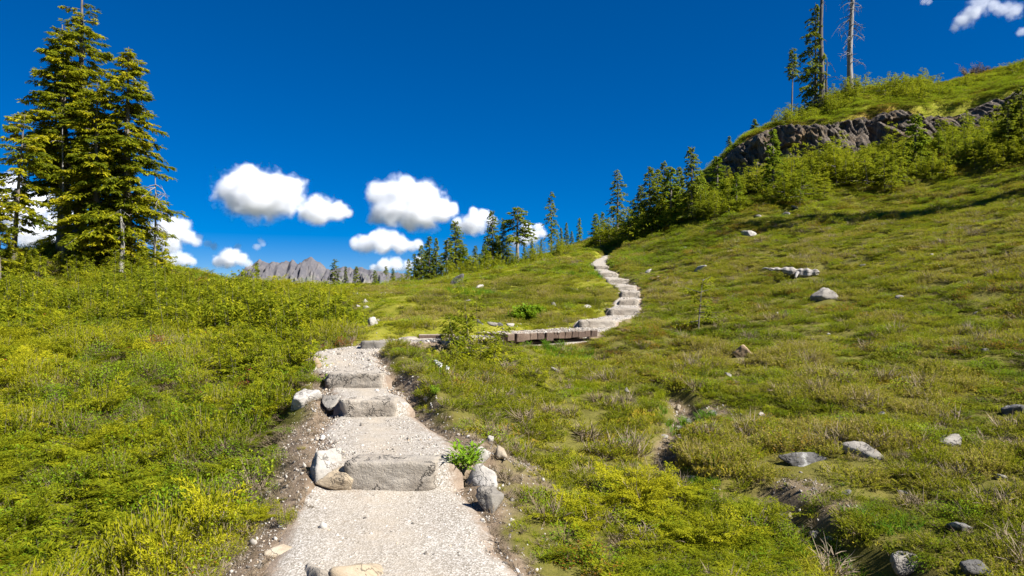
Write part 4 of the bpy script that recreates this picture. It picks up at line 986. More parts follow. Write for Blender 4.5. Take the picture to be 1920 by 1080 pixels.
for q in range(22):
    u = rs.uniform(-40, 330); v = rs.uniform(560, 680)
    p = at(u, v); shrub('low conifer shrub on the left heather slope, %s' % ('by the frame edge' if u < 80 else 'below the thick bare trunk' if u < 200 else 'towards the path'), 'low shrubs on the left slope', p[0], p[1], rs.uniform(.6, .95), zs=.75)
for (u, v, s_, zs, lab) in [(885,668,1.2,.95,'tall feathery conifer shrub in front of the footbridge'),(915,690,.8,.8,'low conifer shrub just below the feathery one'),(965,692,.75,.7,'wide conifer shrub below the footbridge planks'),(840,690,.6,.8,'small conifer shrub left of the feathery one'),
        (1010,720,.5,.7,'low dark conifer shrub in the grass below the footbridge')]:
    shrub_px(lab, 'shrubs in front of the footbridge', u, v, s_, 2 if u == 885 else None, zs)
for (u, v, s_) in [(330,960,.62),(250,1030,.55),(180,900,.5),(400,1040,.5),(60,880,.55),(90,1040,.55),(300,860,.5),(430,900,.45),(495,835,.28),(160,770,.6),(360,760,.6),(440,770,.5),(240,700,.6),(30,760,.6),(390,690,.65),(110,700,.55),(310,810,.45),(20,960,.55),(420,970,.45),(210,830,.5),(480,760,.45),(520,715,.45),(330,650,.6),(180,650,.6)]:
    shrub_px('knee-high hemlock shrub left of the path, %s, %s' % ('by the frame edge' if u < 160 else 'midway' if u < 330 else 'near the path', 'nearest the camera' if v > 920 else 'in the middle band' if v > 780 else 'farther up'), 'knee-high shrubs left of the path', u, v, s_, None, .6)
for (u, v, s_) in [(1250,1020,.36),(1340,1000,.34),(1290,1065,.38),(1400,1030,.34),(1180,1055,.3)]:
    shrub_px('bright yellow-green low shrub at the lower edge beside the gully', 'bright shrubs by the gully', u, v, s_, None, .5)
for q in range(26):
    u = rs.uniform(-40, 470); v = rs.uniform(640, 1060)
    if u > np.interp(v, [640, 800, 1060], [560, 470, 400]): continue
    shrub_px('knee-high hemlock shrub left of the path, %s, %s' % ('by the frame edge' if u < 160 else 'midway' if u < 330 else 'near the path', 'nearest the camera' if v > 920 else 'in the middle band' if v > 780 else 'farther up'), 'knee-high shrubs left of the path', u, v, rs.uniform(.45, .75), None, rs.uniform(.5, .7))
# hillside shrubs
for q in range(66):
    u = rs.uniform(1140, 1960); v0 = np.interp(u, [1140, 1260, 1420, 1560, 1750, 1960], [462, 428, 386, 362, 338, 312]); v = v0-rs.uniform(0, 1)**1.3*np.interp(u, [1140, 1400, 1960], [25, 50, 85])
    p = at(u, v); 
    if p[1] > 46.3 or p[1] < 27: continue
    shrub('bright green hillside shrub %s, %s on the slope' % (where(u, HILLW), 'low' if v > v0-25 else 'high'), 'hillside shrubs below the cliff', p[0], p[1], rs.uniform(1.5, 2.9), zs=.8, name='hillside_shrub')
for q in range(46):
    u = rs.uniform(1470, 1740); d = rs.uniform(50, 57.5)
    p = ground(u, d); shrub('bluff thicket shrub %s, %s' % (where(u, BLUFFW), 'by the cliff edge' if d < 53 else 'near the skyline'), 'thicket on the bluff', p[0], p[1], rs.uniform(1.2, 2.0), zs=.8, name='hillside_shrub')
for q in range(18):
    u = rs.uniform(1740, 1960); d = rs.uniform(52, 61)
    p = ground(u, d); shrub('scattered shrub on the open ridge right of the thicket', 'scattered ridge shrubs', p[0], p[1], rs.uniform(.7, 1.4), zs=.75)
for q in range(24):
    u = rs.uniform(850, 1070); d = rs.uniform(38, 50)
    p = ground(u, d); shrub('green shrub at the foot of the far row %s' % ('left of the ragged tree' if u < 950 else 'around the ragged tree' if u < 1005 else 'below the lone spire'), 'shrubs at the foot of the far row', p[0], p[1], rs.uniform(.8, 1.5))
for q in range(22):
    u = rs.uniform(640, 880); d = rs.uniform(40, 60)
    p = ground(u, d); shrub('shrub along the meadow rim %s' % ('below the small lone conifers' if u < 750 else 'below the dense conifer row' if u < 830 else 'by the bent white trunk'), 'shrubs along the meadow rim', p[0], p[1], rs.uniform(.8, 1.5))
for q in range(16):
    u = rs.uniform(-30, 330); d = rs.uniform(26.5, 29.5)
    p = ground(u, d); shrub('bushy conifer shrub crowding the foot of the tall trees', 'bushes at the foot of the tall trees', p[0], p[1], rs.uniform(1.1, 1.7), zs=.85)
# wispy sapling on the slope
p = at(1308, 618)
(sv_, sf_), Q, val, ax = conifer(h=1.05, R_=.62, seed=431, nb=16, droop=.1, bare=.3, up=.5, nspray=22, leaf=.08, lw=.025, r0=.022, lean=(.10, 0), ragged=.4, power=.25, fill=1.5)
e = tag(link('sapling', None, loc=p), 'wispy thin sapling on the slope above the footbridge', 'sapling')
link('trunk', make_mesh('sapling_trunk', sv_, sf_, 'bark', True), e); link('crown', crown_mesh('sapling_crown', Q, val, 'needle_shrub'), e)
# pale dead shrub on the skyline
for (u, d, h_, lab) in [(1818, 59, 1.4, 'pale leafless dead shrub on the skyline of the ridge'), (1840, 59.5, 1.0, 'smaller pale dead shrub right of the first on the skyline')]:
    rng = np.random.RandomState(int(u)); ts = []
    for b_ in range(40):
        a = rng.uniform(0, 6.28); l_ = h_*rng.uniform(.5, 1.1); dv = np.array([math.cos(a)*.7, math.sin(a)*.7, 1])
        s_ = np.linspace(0, 1, 5)[:, None]; pp = dv*l_*s_*.8+rng.normal(0, .1, (5, 3))*s_
        ts.append(tube(pp, np.linspace(.03, .008, 5), 3))
        for _ in range(4):
            q0 = pp[rng.randint(2, 5)]; ts.append(tube(np.array([q0, q0+rng.normal(0, .13, 3), q0+rng.normal(0, .22, 3)]), [.018, .012, .006], 3))
    V, Fq = cat_tubes(ts); tag(link('dead_shrub', make_mesh('dead_shrub', V, Fq, 'twig', False, {'v': np.random.RandomState(1).rand(len(V))}), loc=ground(u, d)), lab, 'shrub')

# ------------------------------------------------------------------ broad-leaved plants and flowers
def lily_mesh(seed, h=.3, nst=16, nl=9, ll=.17, lw=.03):
    rng = np.random.RandomState(seed); P, D, S, L, W, vv = [], [], [], [], [], []
    for s_ in range(nst):
        a = rng.uniform(0, 6.28); r = rng.uniform(0, .10); tilt = rng.uniform(.1, .7)
        d0 = np.array([math.cos(a)*tilt, math.sin(a)*tilt, 1]); d0 /= np.linalg.norm(d0); hh = h*rng.uniform(.6, 1)
        for k_ in range(nl):
            f = .2+.8*k_/nl; b = a+k_*2.4; dl = unit(np.array([math.cos(b), math.sin(b), .5+.6*f]))
            P.append(np.array([math.cos(a)*r, math.sin(a)*r, 0])+d0*hh*f); D.append(dl); S.append(unit(np.cross(dl, [0, 0, 1.])))
            L.append(ll*rng.uniform(.6, 1.1)); W.append(lw*rng.uniform(.7, 1.2)); vv.append(rng.rand())
    Q = quads(np.array(P), np.array(D), np.array(S), L, W, np.full(len(P), .35))
    return crown_mesh('leafy_plant', Q, np.array(vv), 'lily')
LILY = lily_mesh(1); LILY2 = lily_mesh(2, .34, 26, 8, .12, .05)
for (u, v, s_, me_, lab) in [(872,884,.8,LILY,'bright green lily plant beside the white speckled boulder'),(884,868,.5,LILY,'smaller green plant behind the lily plant'),(620,722,.45,LILY,'small dark green plant at the foot of the low flat step'),(640,722,.4,LILY,'tiny green plant against the low flat step'),
        (600,722,.35,LILY,'tiny green plant below the orange upright stone'),(1170,838,.35,LILY,'small bright green herb in the grass above the gully'),(815,740,.35,LILY,'small green herb on the turf bank beside the path'),(800,700,.3,LILY,'small green herb below the white flowers')]:
    p = at(u, v); tag(link('leafy_plant', me_, loc=p, rot=(0, 0, u*.1), scale=s_), lab, 'plant')
for k_, (u, v, s_) in enumerate([(965,602,.9),(978,600,1.1),(990,598,1.2),(1003,597,1.1),(1013,595,.9),(985,603,.8),(998,602,.9),(972,604,.7)]):
    p = at(u, v); tag(link('leafy_plant', LILY2, loc=p, rot=(0, 0, u*.7), scale=s_), 'leafy plant in the bright green patch beside the stone ledge', 'plant', 'bright green leafy patch')
def flower_mesh():
    rng = np.random.RandomState(5); P, D, S = [], [], []
    for k_ in range(26):
        d = unit(rng.normal(size=3)+np.array([0, 0, .6])); P.append(np.array([0, 0, .24])); D.append(d); S.append(unit(np.cross(d, rng.normal(size=3))))
    Q = quads(np.array(P), np.array(D), np.array(S), np.full(26, .035), np.full(26, .02))
    V, Fq = tube([(0, 0, 0), (.01, 0, .12), (0, 0, .24)], [.004]*3, 4); o_ = len(V)
    return make_mesh('white_flower', np.vstack([V, Q.reshape(-1, 3)]), np.vstack([Fq, np.arange(104).reshape(-1, 4)+o_]), ['grass_lush', 'petal'], False, {'v': np.full(o_+104, .6)}, np.concatenate([np.zeros(len(Fq)), np.ones(26)]))
FL = flower_mesh()
for (u, v) in [(816,713),(822,716),(828,718),(833,720),(846,725)]:
    tag(link('white_flower', FL, loc=at(u, v), rot=(.1, .2, u), scale=.95), 'small white flower head in the heather right of the path', 'flower', 'white flowers beside the path')

# ------------------------------------------------------------------ ground cover, grass, gravel (instanced stuff)
def proto_coll(name, meshes):
    c = bpy.data.collections.new(name)
    for k_, me_ in enumerate(meshes):
        o = bpy.data.objects.new('%s_%02d' % (name, k_), me_); c.objects.link(o)
    return c
def scatter(name, label, coll, P, rot, scl, idx, tint):
    n = len(P); me_ = bpy.data.meshes.new(name); me_.vertices.add(n); me_.vertices.foreach_set('co', np.asarray(P, np.float32).ravel())
    a = me_.attributes.new('rot', 'FLOAT_VECTOR', 'POINT'); a.data.foreach_set('vector', np.asarray(rot, np.float32).ravel())
    a = me_.attributes.new('scl', 'FLOAT_VECTOR', 'POINT'); a.data.foreach_set('vector', np.asarray(scl, np.float32).ravel())
    a = me_.attributes.new('pidx', 'INT', 'POINT'); a.data.foreach_set('value', np.asarray(idx, np.int32))
    a = me_.attributes.new('tint', 'FLOAT', 'POINT'); a.data.foreach_set('value', np.asarray(tint, np.float32))
    ob = link(name, me_)
    t = bpy.data.node_groups.new(name+'_nodes', 'GeometryNodeTree')
    t.interface.new_socket('Geometry', in_out='INPUT', socket_type='NodeSocketGeometry'); t.interface.new_socket('Geometry', in_out='OUTPUT', socket_type='NodeSocketGeometry')
    N, Lk = t.nodes, t.links
    gi, go = N.new('NodeGroupInput'), N.new('NodeGroupOutput'); iop = N.new('GeometryNodeInstanceOnPoints'); ci_ = N.new('GeometryNodeCollectionInfo')
    ci_.inputs['Collection'].default_value = coll; ci_.inputs['Separate Children'].default_value = True; ci_.inputs['Reset Children'].default_value = True
    def na_(nm, typ):
        x_ = N.new('GeometryNodeInputNamedAttribute'); x_.data_type = typ; x_.inputs['Name'].default_value = nm; return x_.outputs['Attribute']
    Lk.new(gi.outputs[0], iop.inputs['Points']); Lk.new(ci_.outputs[0], iop.inputs['Instance']); iop.inputs['Pick Instance'].default_value = True
    Lk.new(na_('pidx', 'INT'), iop.inputs['Instance Index']); Lk.new(na_('rot', 'FLOAT_VECTOR'), iop.inputs['Rotation']); Lk.new(na_('scl', 'FLOAT_VECTOR'), iop.inputs['Scale'])
    Lk.new(iop.outputs[0], go.inputs[0])
    md = ob.modifiers.new('scatter', 'NODES'); md.node_group = t
    return tag(ob, label, kind='stuff')
def strips(base, D, up_curve, L, W, rng, seg=2):
    """blades: tapered two-quad strips"""
    n = len(base); side = unit(np.cross(D, np.array([0, 0, 1.])+rng.normal(0, .3, (n, 3)))); L = L[:, None]; W = W[:, None]
    p1 = base+D*L*.55; D2 = unit(D+up_curve); p2 = p1+D2*L*.45
    a, b = base-side*W*.5, base+side*W*.5; c_, d_ = p1+side*W*.42, p1-side*W*.42; e_, f_ = p2+side*W*.06, p2-side*W*.06
    return np.concatenate([np.stack([a, b, c_, d_], 1), np.stack([d_, c_, e_, f_], 1)])
def p_grass(seed, n=30, h=.16, r=.07, w=.006, mat='grass'):
    rng = np.random.RandomState(seed); a = rng.uniform(0, 6.28, n); rr = r*np.sqrt(rng.rand(n)); base = np.stack([np.cos(a)*rr, np.sin(a)*rr, np.full(n, -.01)], 1)
    b = rng.uniform(0, 6.28, n); t = rng.uniform(.05, .55, n); D = unit(np.stack([np.cos(b)*t, np.sin(b)*t, np.ones(n)], 1))
    cv2 = np.stack([np.cos(b)*.5, np.sin(b)*.5, -rng.uniform(.1, .7, n)], 1)
    Q = strips(base, D, cv2, h*rng.uniform(.5, 1.1, n), w*rng.uniform(.7, 1.3, n), rng); v = rng.rand(n)
    return crown_mesh('grass_tuft', Q, np.concatenate([v, v]), mat)
def p_heather(seed, h=.22, r=.15, n=60, leaf=.022, lw=.0062, mat='heather', twig=.12):
    rng = np.random.RandomState(seed); Q, v, mi = [], [], []
    a = rng.uniform(0, 6.28, n); rr = r*np.sqrt(rng.rand(n)); base = np.stack([np.cos(a)*rr*.6, np.sin(a)*rr*.6, np.full(n, -.02)], 1)
    D = unit(np.stack([np.cos(a)*rr/r*.75, np.sin(a)*rr/r*.75, np.ones(n)], 1)+rng.normal(0, .16, (n, 3)))
    L = h*rng.uniform(.6, 1.1, n)*(1-.25*rr/r)
    st = strips(base, D, rng.normal(0, .15, (n, 3)), L, np.full(n, .004), rng); Q.append(st); v.append(np.full(len(st), .7)); mi.append(np.ones(len(st)))
    m_ = 18; live = np.where(rng.rand(n) > twig)[0]
    rep = np.repeat(live, m_); f = rng.uniform(.30, 1.0, len(rep)); P = base[rep]+D[rep]*(L[rep]*f)[:, None]
    d2 = unit(D[rep]*.9+rng.normal(0, .55, (len(rep), 3))); s2 = unit(np.cross(d2, rng.normal(size=(len(rep), 3))))
    Q.append(quads(P, d2, s2, leaf*rng.uniform(.7, 1.3, len(rep)), lw*rng.uniform(.8, 1.3, len(rep)))); sv2 = rng.rand(n); v.append(np.clip(sv2[rep]*.7+rng.rand(len(rep))*.3, 0, 1)); mi.append(np.zeros(len(rep)))
    Q = np.concatenate(Q); v = np.concatenate(v); k_ = len(Q)
    return make_mesh('heather_clump', Q.reshape(-1, 3), np.arange(k_*4).reshape(-1, 4), [mat, 'twig'], False, {'v': np.repeat(v, 4)}, np.concatenate(mi))
def p_leaf(seed, h=.2, r=.15, n=210, leaf=.022, lw=.012, mat='leaf'):
    rng = np.random.RandomState(seed); a = rng.uniform(0, 6.28, n); rr = r*np.sqrt(rng.rand(n)); z = h*(.25+.75*rng.rand(n))*(1-.45*(rr/r)**2)
    P = np.stack([np.cos(a)*rr, np.sin(a)*rr, z], 1); d = unit(rng.normal(0, 1, (n, 3))*np.array([1, 1, .35])+np.array([0, 0, .25])); s2 = unit(np.cross(d, np.array([0, 0, 1.])+rng.normal(0, .5, (n, 3))))
    Q = [quads(P, d, s2, leaf*rng.uniform(.7, 1.3, n), lw*rng.uniform(.8, 1.2, n), rng.uniform(0, .3, n))]; v = [rng.rand(n)]
    ns = 16; b = rng.uniform(0, 6.28, ns); D = unit(np.stack([np.cos(b)*.6, np.sin(b)*.6, np.ones(ns)], 1)); st = strips(np.zeros((ns, 3)), D, rng.normal(0, .2, (ns, 3)), h*rng.uniform(.6, 1, ns), np.full(ns, .005), rng)
    Q.append(st); v.append(np.full(len(st), .4)); Q = np.concatenate(Q); v = np.concatenate(v); k_ = len(Q)
    return make_mesh('leafy_clump', Q.reshape(-1, 3), np.arange(k_*4).reshape(-1, 4), [mat, 'twig'], False, {'v': np.repeat(v, 4)}, np.concatenate([np.zeros(n), np.ones(len(st))]))
def p_spray(seed, nf=7, r=.30, h=.16, leaf=.026, lw=.0065, mat='spray'):
    rng = np.random.RandomState(seed); Q, v, tq = [], [], []
    for f_ in range(nf):
        a = rng.uniform(0, 6.28); L = r*rng.uniform(.6, 1.1); z0 = h*rng.uniform(.4, 1.1); fw = np.array([math.cos(a), math.sin(a), rng.uniform(-.05, .3)]); sv = np.array([-math.sin(a), math.cos(a), 0])
        o0 = np.array([rng.normal(0, .05), rng.normal(0, .05), z0*.6]); ns = 17
        for k_ in range(ns):
            s_ = k_/ns; p0 = o0+fw*L*s_+np.array([0, 0, z0*.4*math.sin(s_*2.2)]); sl = L*.42*(1-s_*.75)
            for sg in (-1, 1):
                m_ = max(3, int(sl/leaf*3.4)); fr = rng.rand(m_); dd = unit(fw*.8+sv*sg*.8)
                P = p0+dd*(sl*fr)[:, None]+rng.normal(0, .006, (m_, 3)); d2 = unit(dd+fw*.3+rng.normal(0, .35, (m_, 3))); s2 = unit(np.cross(d2, np.array([0, 0, 1.])+rng.normal(0, .4, (m_, 3))))
                Q.append(quads(P, d2, s2, leaf*rng.uniform(.7, 1.2, m_), lw*rng.uniform(.8, 1.3, m_))); v.append(np.clip(rng.uniform(.2, .8)+rng.normal(0, .15, m_), 0, 1))
        tq.append(strips(np.array([[o0[0], o0[1], 0]]), unit(np.array([fw+[0, 0, .3]])), np.array([[0, 0, -.2]]), np.array([L*.9]), np.array([.008]), rng))
    Q = np.concatenate(Q); v = np.concatenate(v); tq = np.concatenate(tq); k_ = len(Q); kt = len(tq); A2 = np.concatenate([Q, tq])
    return make_mesh('hemlock_spray', A2.reshape(-1, 3), np.arange((k_+kt)*4).reshape(-1, 4), [mat, 'twig'], False, {'v': np.repeat(np.concatenate([v, np.full(kt, .3)]), 4)}, np.concatenate([np.zeros(k_), np.ones(kt)]))
def p_twig(seed, n=22, h=.24, r=.12):
    rng = np.random.RandomState(seed); Q = []
    a = rng.uniform(0, 6.28, n); D = unit(np.stack([np.cos(a)*.7, np.sin(a)*.7, np.full(n, .8)], 1)+rng.normal(0, .25, (n, 3))); base = np.stack([np.cos(a)*.03, np.sin(a)*.03, np.zeros(n)], 1); L = h*rng.uniform(.5, 1.1, n)
    Q.append(strips(base, D, rng.normal(0, .35, (n, 3)), L, np.full(n, .0065), rng))
    rep = np.repeat(np.arange(n), 4); f = rng.uniform(.3, .9, len(rep)); d2 = unit(D[rep]+rng.normal(0, .6, (len(rep), 3)))
    Q.append(strips(base[rep]+D[rep]*(L[rep]*f)[:, None]*.6, d2, rng.normal(0, .3, (len(rep), 3)), L[rep]*.4, np.full(len(rep), .0045), rng))
    Q = np.concatenate(Q); return crown_mesh('dry_twigs', Q, rng.rand(len(Q)), 'twig')
def p_moss(seed):
    rng = np.random.RandomState(seed); n = 90; a = rng.uniform(0, 6.28, n); rr = .13*np.sqrt(rng.rand(n)); P = np.stack([np.cos(a)*rr, np.sin(a)*rr, .035*(1-(rr/.13)**2)], 1)
    d = unit(rng.normal(0, .7, (n, 3))+np.array([0, 0, 1.])); s2 = unit(np.cross(d, rng.normal(size=(n, 3))))
    return crown_mesh('moss_cushion', quads(P, d, s2, .022*rng.uniform(.7, 1.3, n), np.full(n, .012)), rng.rand(n), 'moss')
def pebble(seed):
    r_ = np.random.RandomState(seed); iv, if_ = ico(1); V = iv*(1+.25*r_.normal(size=(len(iv), 1)))*np.array([1, .8, .6]); return make_mesh('pebble', V, if_, 'pebble', True)
C_H = proto_coll('proto_heather', [p_heather(500+k_) for k_ in range(4)])
C_HG = proto_coll('proto_heather_green', [p_heather(510+k_, .24, .15, 60, .024, .007, 'heather_green', .12) for k_ in range(4)])
C_G = proto_coll('proto_grass', [p_grass(520+k_) for k_ in range(4)])
C_L = proto_coll('proto_leaf', [p_leaf(530+k_) for k_ in range(4)]+[p_leaf(539, .18, .13, 120, .024, .013, 'leaf_red')]+[p_leaf(538, .2, .15, 150, .024, .013, 'leaf_orange')])
C_S = proto_coll('proto_spray', [p_spray(540+k_) for k_ in range(4)])
C_T = proto_coll('proto_twig', [p_twig(550+k_) for k_ in range(3)])
C_M = proto_coll('proto_moss', [p_moss(560+k_) for k_ in range(2)])
C_GL = proto_coll('proto_grass_lush', [p_grass(525+k_, 26, .2, .08, .009, 'grass_lush') for k_ in range(2)])

rng = np.random.RandomState(2024)
def cand(r0, r1, dens, half=46):
    """random ground points in the wedge in front, thinning with distance"""
    h_ = math.radians(half); out = []
    for a_, b_ in zip(np.geomspace(r0, r1, 25)[:-1], np.geomspace(r0, r1, 25)[1:]):
        n = int(h_*(b_*b_-a_*a_)*dens((a_+b_)/2)); r = np.sqrt(rng.uniform(a_*a_, b_*b_, n)); t = rng.uniform(-h_, h_, n); out.append(np.stack([np.sin(t)*r, np.cos(t)*r], 1))
    return np.vstack(out)
pts = cand(2.6, 76, lambda r: 200*min(1, (8/r))**1.05)
X, Y = pts[:, 0], pts[:, 1]
ed, sdd, bz_, dc_c = path_info(X, Y); dirt_, moss_, rust_ = masks(X, Y); UU = ucol(X, Y); gd = gully_d(X, Y); RR = np.hypot(X, Y)
n1 = fbm2(X*.9, Y*.9, 4, 601); n2 = fbm2(X*.45+7, Y*.45, 4, 611); n3 = fbm2(X*2.2, Y*2.2, 3, 621); n4 = fbm2(X*.25, Y*.25, 3, 631)
keep = (ed > .06+.07*n3) & (rng.rand(len(X)) > dirt_*.94)
keep &= ~((gd < .8) & (rng.rand(len(X)) < .9))
cliffband = (np.abs(Y-cliff_y(UU)-.3) < .8) & (UU > 1300) & (Y > 30)
keep &= ~cliffband
gapn = fbm2(X*3.4, Y*3.4, 2, 641)
keep &= ~((gapn < -.07) & (RR < 30) & (rng.rand(len(X)) < .8))
left = ((UU < 660) & (Y >= 10.5)) | ((X < path_x(Y)) & (Y < 10.5))
mid = (~left) & (X < path_x(Y)) & (Y >= 10.5)
right = ~left & ~mid
upper = right & (Y > cliff_y(UU)) & (Y > 30)
near_bank = right & (UU < 1150+60*n1) & (Y < 12)
rnd = rng.rand(len(X)); species = np.full(len(X), -1)
# 0 heather olive 1 heather green 2 grass 3 leaf 4 spray 5 twig 6 moss 7 lush
def choose(mask, table):
    """table: list of (species, weight array)"""
    idx = np.where(mask)[0]; W_ = np.stack([np.broadcast_to(w, X.shape)[idx] for _, w in table], 1).clip(0); W_ /= W_.sum(1, keepdims=True)+1e-9
    c_ = W_.cumsum(1); k_ = (rng.rand(len(idx))[:, None] > c_).sum(1).clip(0, len(table)-1); species[idx] = np.array([s_ for s_, _ in table])[k_]
NEARROCK = np.ones(len(X))
g1, g2, g3 = sstep(-.15, .25, n1), sstep(-.15, .25, n2), sstep(-.15, .2, n3)
g5 = sstep(-.05, .15, fbm2(X*1.3+40, Y*1.3, 3, 661))
choose(left, [(1, .25+.5*g1), (3, .20+.5*(1-g1)*g3), (4, .06+.9*g5*g2), (5, .26+.6*(1-g2)*(1-g5)), (2, .14), (0, .35+.9*(1-g1)*(1-g5))])
choose(mid, [(2, 1.2), (0, 3.5*sstep(.08, .20, n2+.4*n1)), (1, .8*sstep(.10, .22, n1)), (5, .12*g2), (3, .08)])
choose(right, [(0, .75+.7*g1), (2, .35+1.0*(1-g2)*(1-g1)), (5, .07+.34*g3*g1*sstep(-.1, .15, n4)), (3, .10+.2*(1-g1)+.5*sstep(.14, .2, fbm2(X*.7+3, Y*.7, 3, 657))), (1, .22+.3*(1-g2)), (6, 1.2*moss_)])
choose(near_bank, [(2, .9+.5*(1-g1)), (1, .6*g1), (3, .22*g3), (0, .45*g2), (5, .10), (6, .6*moss_)])
gl = right & (gd < 5) & (X < np.interp(Y, GULLY[::-1, 1], GULLY[::-1, 0])) & (Y < 9)
choose(gl, [(2, 1.0), (6, .3), (1, .25*g1), (5, .1)])
choose(upper, [(3, .6), (1, .5), (2, .6), (0, .3)])
bottom_y = right & (UU > 1050) & (UU < 1480) & (Y < 5.6)
choose(bottom_y, [(4, .35), (3, .4), (2, .8), (5, .1), (1, .5)])
for (rx, ry, ra_, rb_) in ROCKS:
    dd2 = np.hypot((X-rx)/(ra_+.02), (Y-ry)/(rb_+.02))
    keep &= ~(dd2 < .82)
    shr = np.where((dd2 < 2.2) & (Y < ry+.05), .58, 1.0)
    NEARROCK *= shr
species[~keep] = -1
Z = height(X, Y)
ro = np.stack([rng.normal(0, .13, len(X)), rng.normal(0, .13, len(X)), rng.uniform(0, 6.28, len(X))], 1)
grow = np.interp(RR, [3, 8, 20, 60], [.95, 1.05, 1.45, 2.2])
edge_small = np.interp(ed, [.0, .12, .5], [.35, .55, 1.0])
HUM = np.clip(1+2.0*n3+.9*n1, .4, np.where(left, 1.9, 1.45))
S0 = grow*edge_small*NEARROCK*(1-.5*np.clip(dirt_*1.3, 0, 1))*rng.uniform(.7, 1.25, len(X))
tint_n = np.clip(.42+1.7*n1+1.0*n4+.9*n3+rng.normal(0, .20, len(X)), 0, 1)
def do(name, label, coll, sp, k_, s_, zs=1.0, tint=None, mask=None, idx=None):
    m_ = (species == sp) & (mask if mask is not None else True); n = m_.sum()
    if not n: return
    sc_ = (S0*s_)[m_] if not np.isscalar(s_) else S0[m_]*s_
    zz = np.broadcast_to(zs, X.shape)[m_]*(HUM[m_] if sp != 2 else 1)*np.interp(RR[m_], [8, 25, 60], [1, .75, .55])
    scatter(name, label, coll, np.stack([X, Y, Z], 1)[m_], ro[m_], np.stack([sc_, sc_, sc_*zz], 1), idx[m_] if idx is not None else rng.randint(0, k_, n), (tint if tint is not None else tint_n)[m_])
hl = np.where(mid, .55, 1.0)
do('heather_cover', 'olive and brown heather covering the slopes', C_H, 0, 4, np.where(mid, .75, .85), np.where(mid, .85, .46*(.4+1.0*g1)))
do('heather_green_cover', 'fresh green heather covering the ground', C_HG, 1, 4, np.where(left, 1.0, .85), np.where(left, .62+.4*g3, .55))
do('meadow_grass', 'short yellow-green meadow grass', C_G, 2, 4, np.where(mid, 1.0, .85), np.where(mid, .34, .6))
li = rng.randint(0, 4, len(X)); li[(rng.rand(len(X)) < .5*sstep(.22, .32, fbm2(X*.8+9, Y*.8, 3, 655))) & left] = 4
li[right & ~upper & (fbm2(X*.7+3, Y*.7, 3, 657) > .16) & (rng.rand(len(X)) < .75)] = 5
li[(rust_ > .3) & upper & (rng.rand(len(X)) < .75)] = 5
do('low_leafy_cover', 'low leafy berry bushes mixed into the heather', C_L, 3, 4, np.where(upper | (Y > 30), 1.3, np.where(left, 1.05, .8)), np.where(left, .9, .65), idx=li)
do('low_conifer_cover', 'flat yellow-green sprays of creeping hemlock', C_S, 4, 4, np.where(left, 1.0, .8), np.where(left, 1.0, .7))
do('dry_twigs', 'bleached grey brown dry heather twigs', C_T, 5, 3, .95, np.where(mid, .55, .75))
do('moss_cover', 'yellow and orange moss cushions', C_M, 6, 2, 1.1, .9)
dsel = np.where((dirt_ > .35) & (RR < 13) & (ed > .0))[0]
dsel = np.repeat(dsel, 4); n = len(dsel)
DX, DY = X[dsel]+rng.normal(0, .06, n), Y[dsel]+rng.normal(0, .06, n); ds = rng.lognormal(-.3, .55, n)*.0075
scatter('soil_debris', 'small stones and crumbs scattered on the bare soil', proto_coll('proto_crumb', [pebble(720+k_) for k_ in range(4)]), np.stack([DX, DY, height(DX, DY)+ds*.2], 1), rng.uniform(0, 6.28, (n, 3)), np.repeat(ds[:, None], 3, 1), rng.randint(0, 4, n), rng.uniform(.05, .75, n))
dsel = np.where((dirt_ > .3) & (RR < 13) & (ed > .03) & (rng.rand(len(X)) < .5))[0]; n = len(dsel)
scatter('soil_twigs', 'dry twigs and straw lying on the bare soil', C_T, np.stack([X[dsel], Y[dsel], Z[dsel]], 1), np.stack([rng.normal(0, .5, n)+1.3, rng.normal(0, .5, n), rng.uniform(0, 6.28, n)], 1), np.repeat(rng.uniform(.2, .45, n)[:, None], 3, 1), rng.randint(0, 3, n), rng.rand(n))
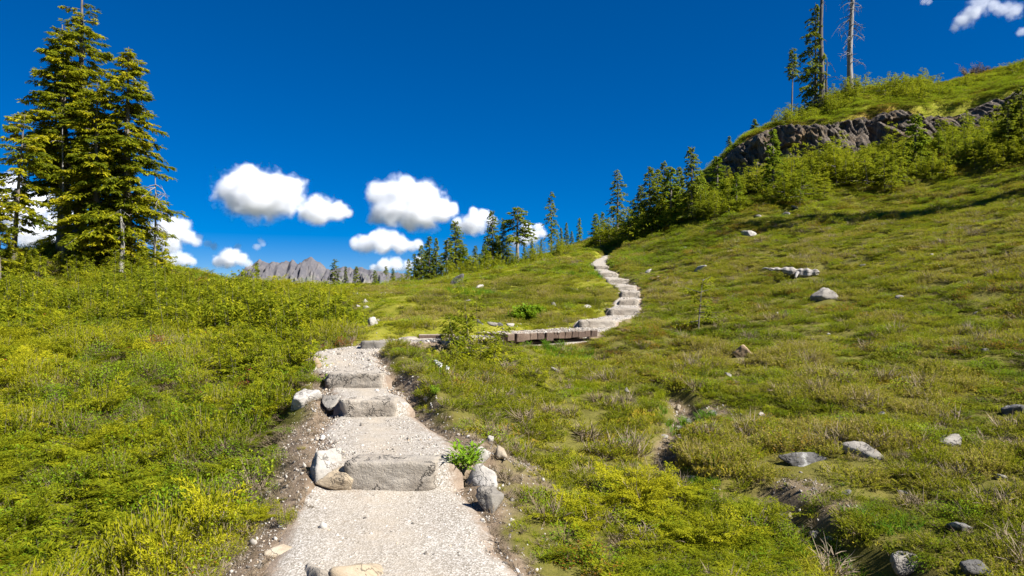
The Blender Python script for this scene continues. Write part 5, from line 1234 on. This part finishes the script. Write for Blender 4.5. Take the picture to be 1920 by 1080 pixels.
# lush grass spots
lp, ls = [], []
for (u, v, r_, n) in [(1310,900,.3,40),(1060,668,.5,60),(885,551,.9,60),(1120,500,1.2,60),(1280,812,.25,30),(1120,520,.8,40),(1540,1050,.5,50)]:
    p = at(u, v); a = rng.uniform(0, 6.28, n); q = r_*np.sqrt(rng.rand(n)); lp.append(np.stack([p[0]+np.cos(a)*q*1.5, p[1]+np.sin(a)*q], 1)); ls.append(np.full(n, np.interp(p[1], [5, 30], [.6, 1.3])))
lp = np.vstack(lp); ls = np.concatenate(ls); e2 = path_info(lp[:, 0], lp[:, 1])[0] > .1; lp, ls = lp[e2], ls[e2]; n = len(lp)
scatter('lush_grass', 'lush bright green grass by water and rocks', C_GL, np.stack([lp[:, 0], lp[:, 1], height(lp[:, 0], lp[:, 1])], 1), np.stack([rng.normal(0, .1, n), rng.normal(0, .1, n), rng.uniform(0, 6.28, n)], 1), np.repeat((ls*rng.uniform(.7, 1.2, n))[:, None], 3, 1), rng.randint(0, 2, n), rng.rand(n))
# loose gravel
C_P = proto_coll('proto_pebble', [pebble(700+k_) for k_ in range(5)])
n = 70000
q = rng.randint(0, len(PXY), n*3); arcw = np.clip(1.0/np.maximum(PXY[q, 1], 3)**1.4, 0, 1); arcw *= np.gradient(arc)[q]; q = q[rng.rand(len(q)) < arcw/arcw.max()][:n]
la = rng.normal(-.25, .8, len(q)).clip(-1.9, 1.7); la = np.where(rng.rand(len(q)) < .72, rng.uniform(-1.02, 1.02, len(q)), la)
la = np.where((np.abs(la) < .3) & (rng.rand(len(q)) < .55), np.sign(la+1e-6)*rng.uniform(.35, 1.05, len(q)), la)
PX = PXY[q]+PNOR[q]*((PW[q])*la)[:, None]+rng.normal(0, .02, (len(q), 2))
e3, s3, b3, _ = path_info(PX[:, 0], PX[:, 1])
hz = height(PX[:, 0], PX[:, 1]); b3 = np.where((np.abs(PT[q]-11.9) < 1.15) & (e3 < -.02), PZ_TOP[q]+.05, b3)
zz = np.where(e3 < .03, np.maximum(b3-.012-.05*np.clip((e3+.12)/.2, 0, 1)**2, hz), hz)
ps = rng.lognormal(-.25, .5, len(q))*.0068*np.interp(PX[:, 1], [4, 12, 30], [1, 1.4, 2])
scatter('loose_gravel', 'loose pale crushed stones strewn on the path', C_P, np.stack([PX[:, 0], PX[:, 1], zz+ps*.15], 1), rng.uniform(0, 6.28, (len(q), 3)), np.repeat(ps[:, None], 3, 1), rng.randint(0, 5, len(q)), rng.rand(len(q)))
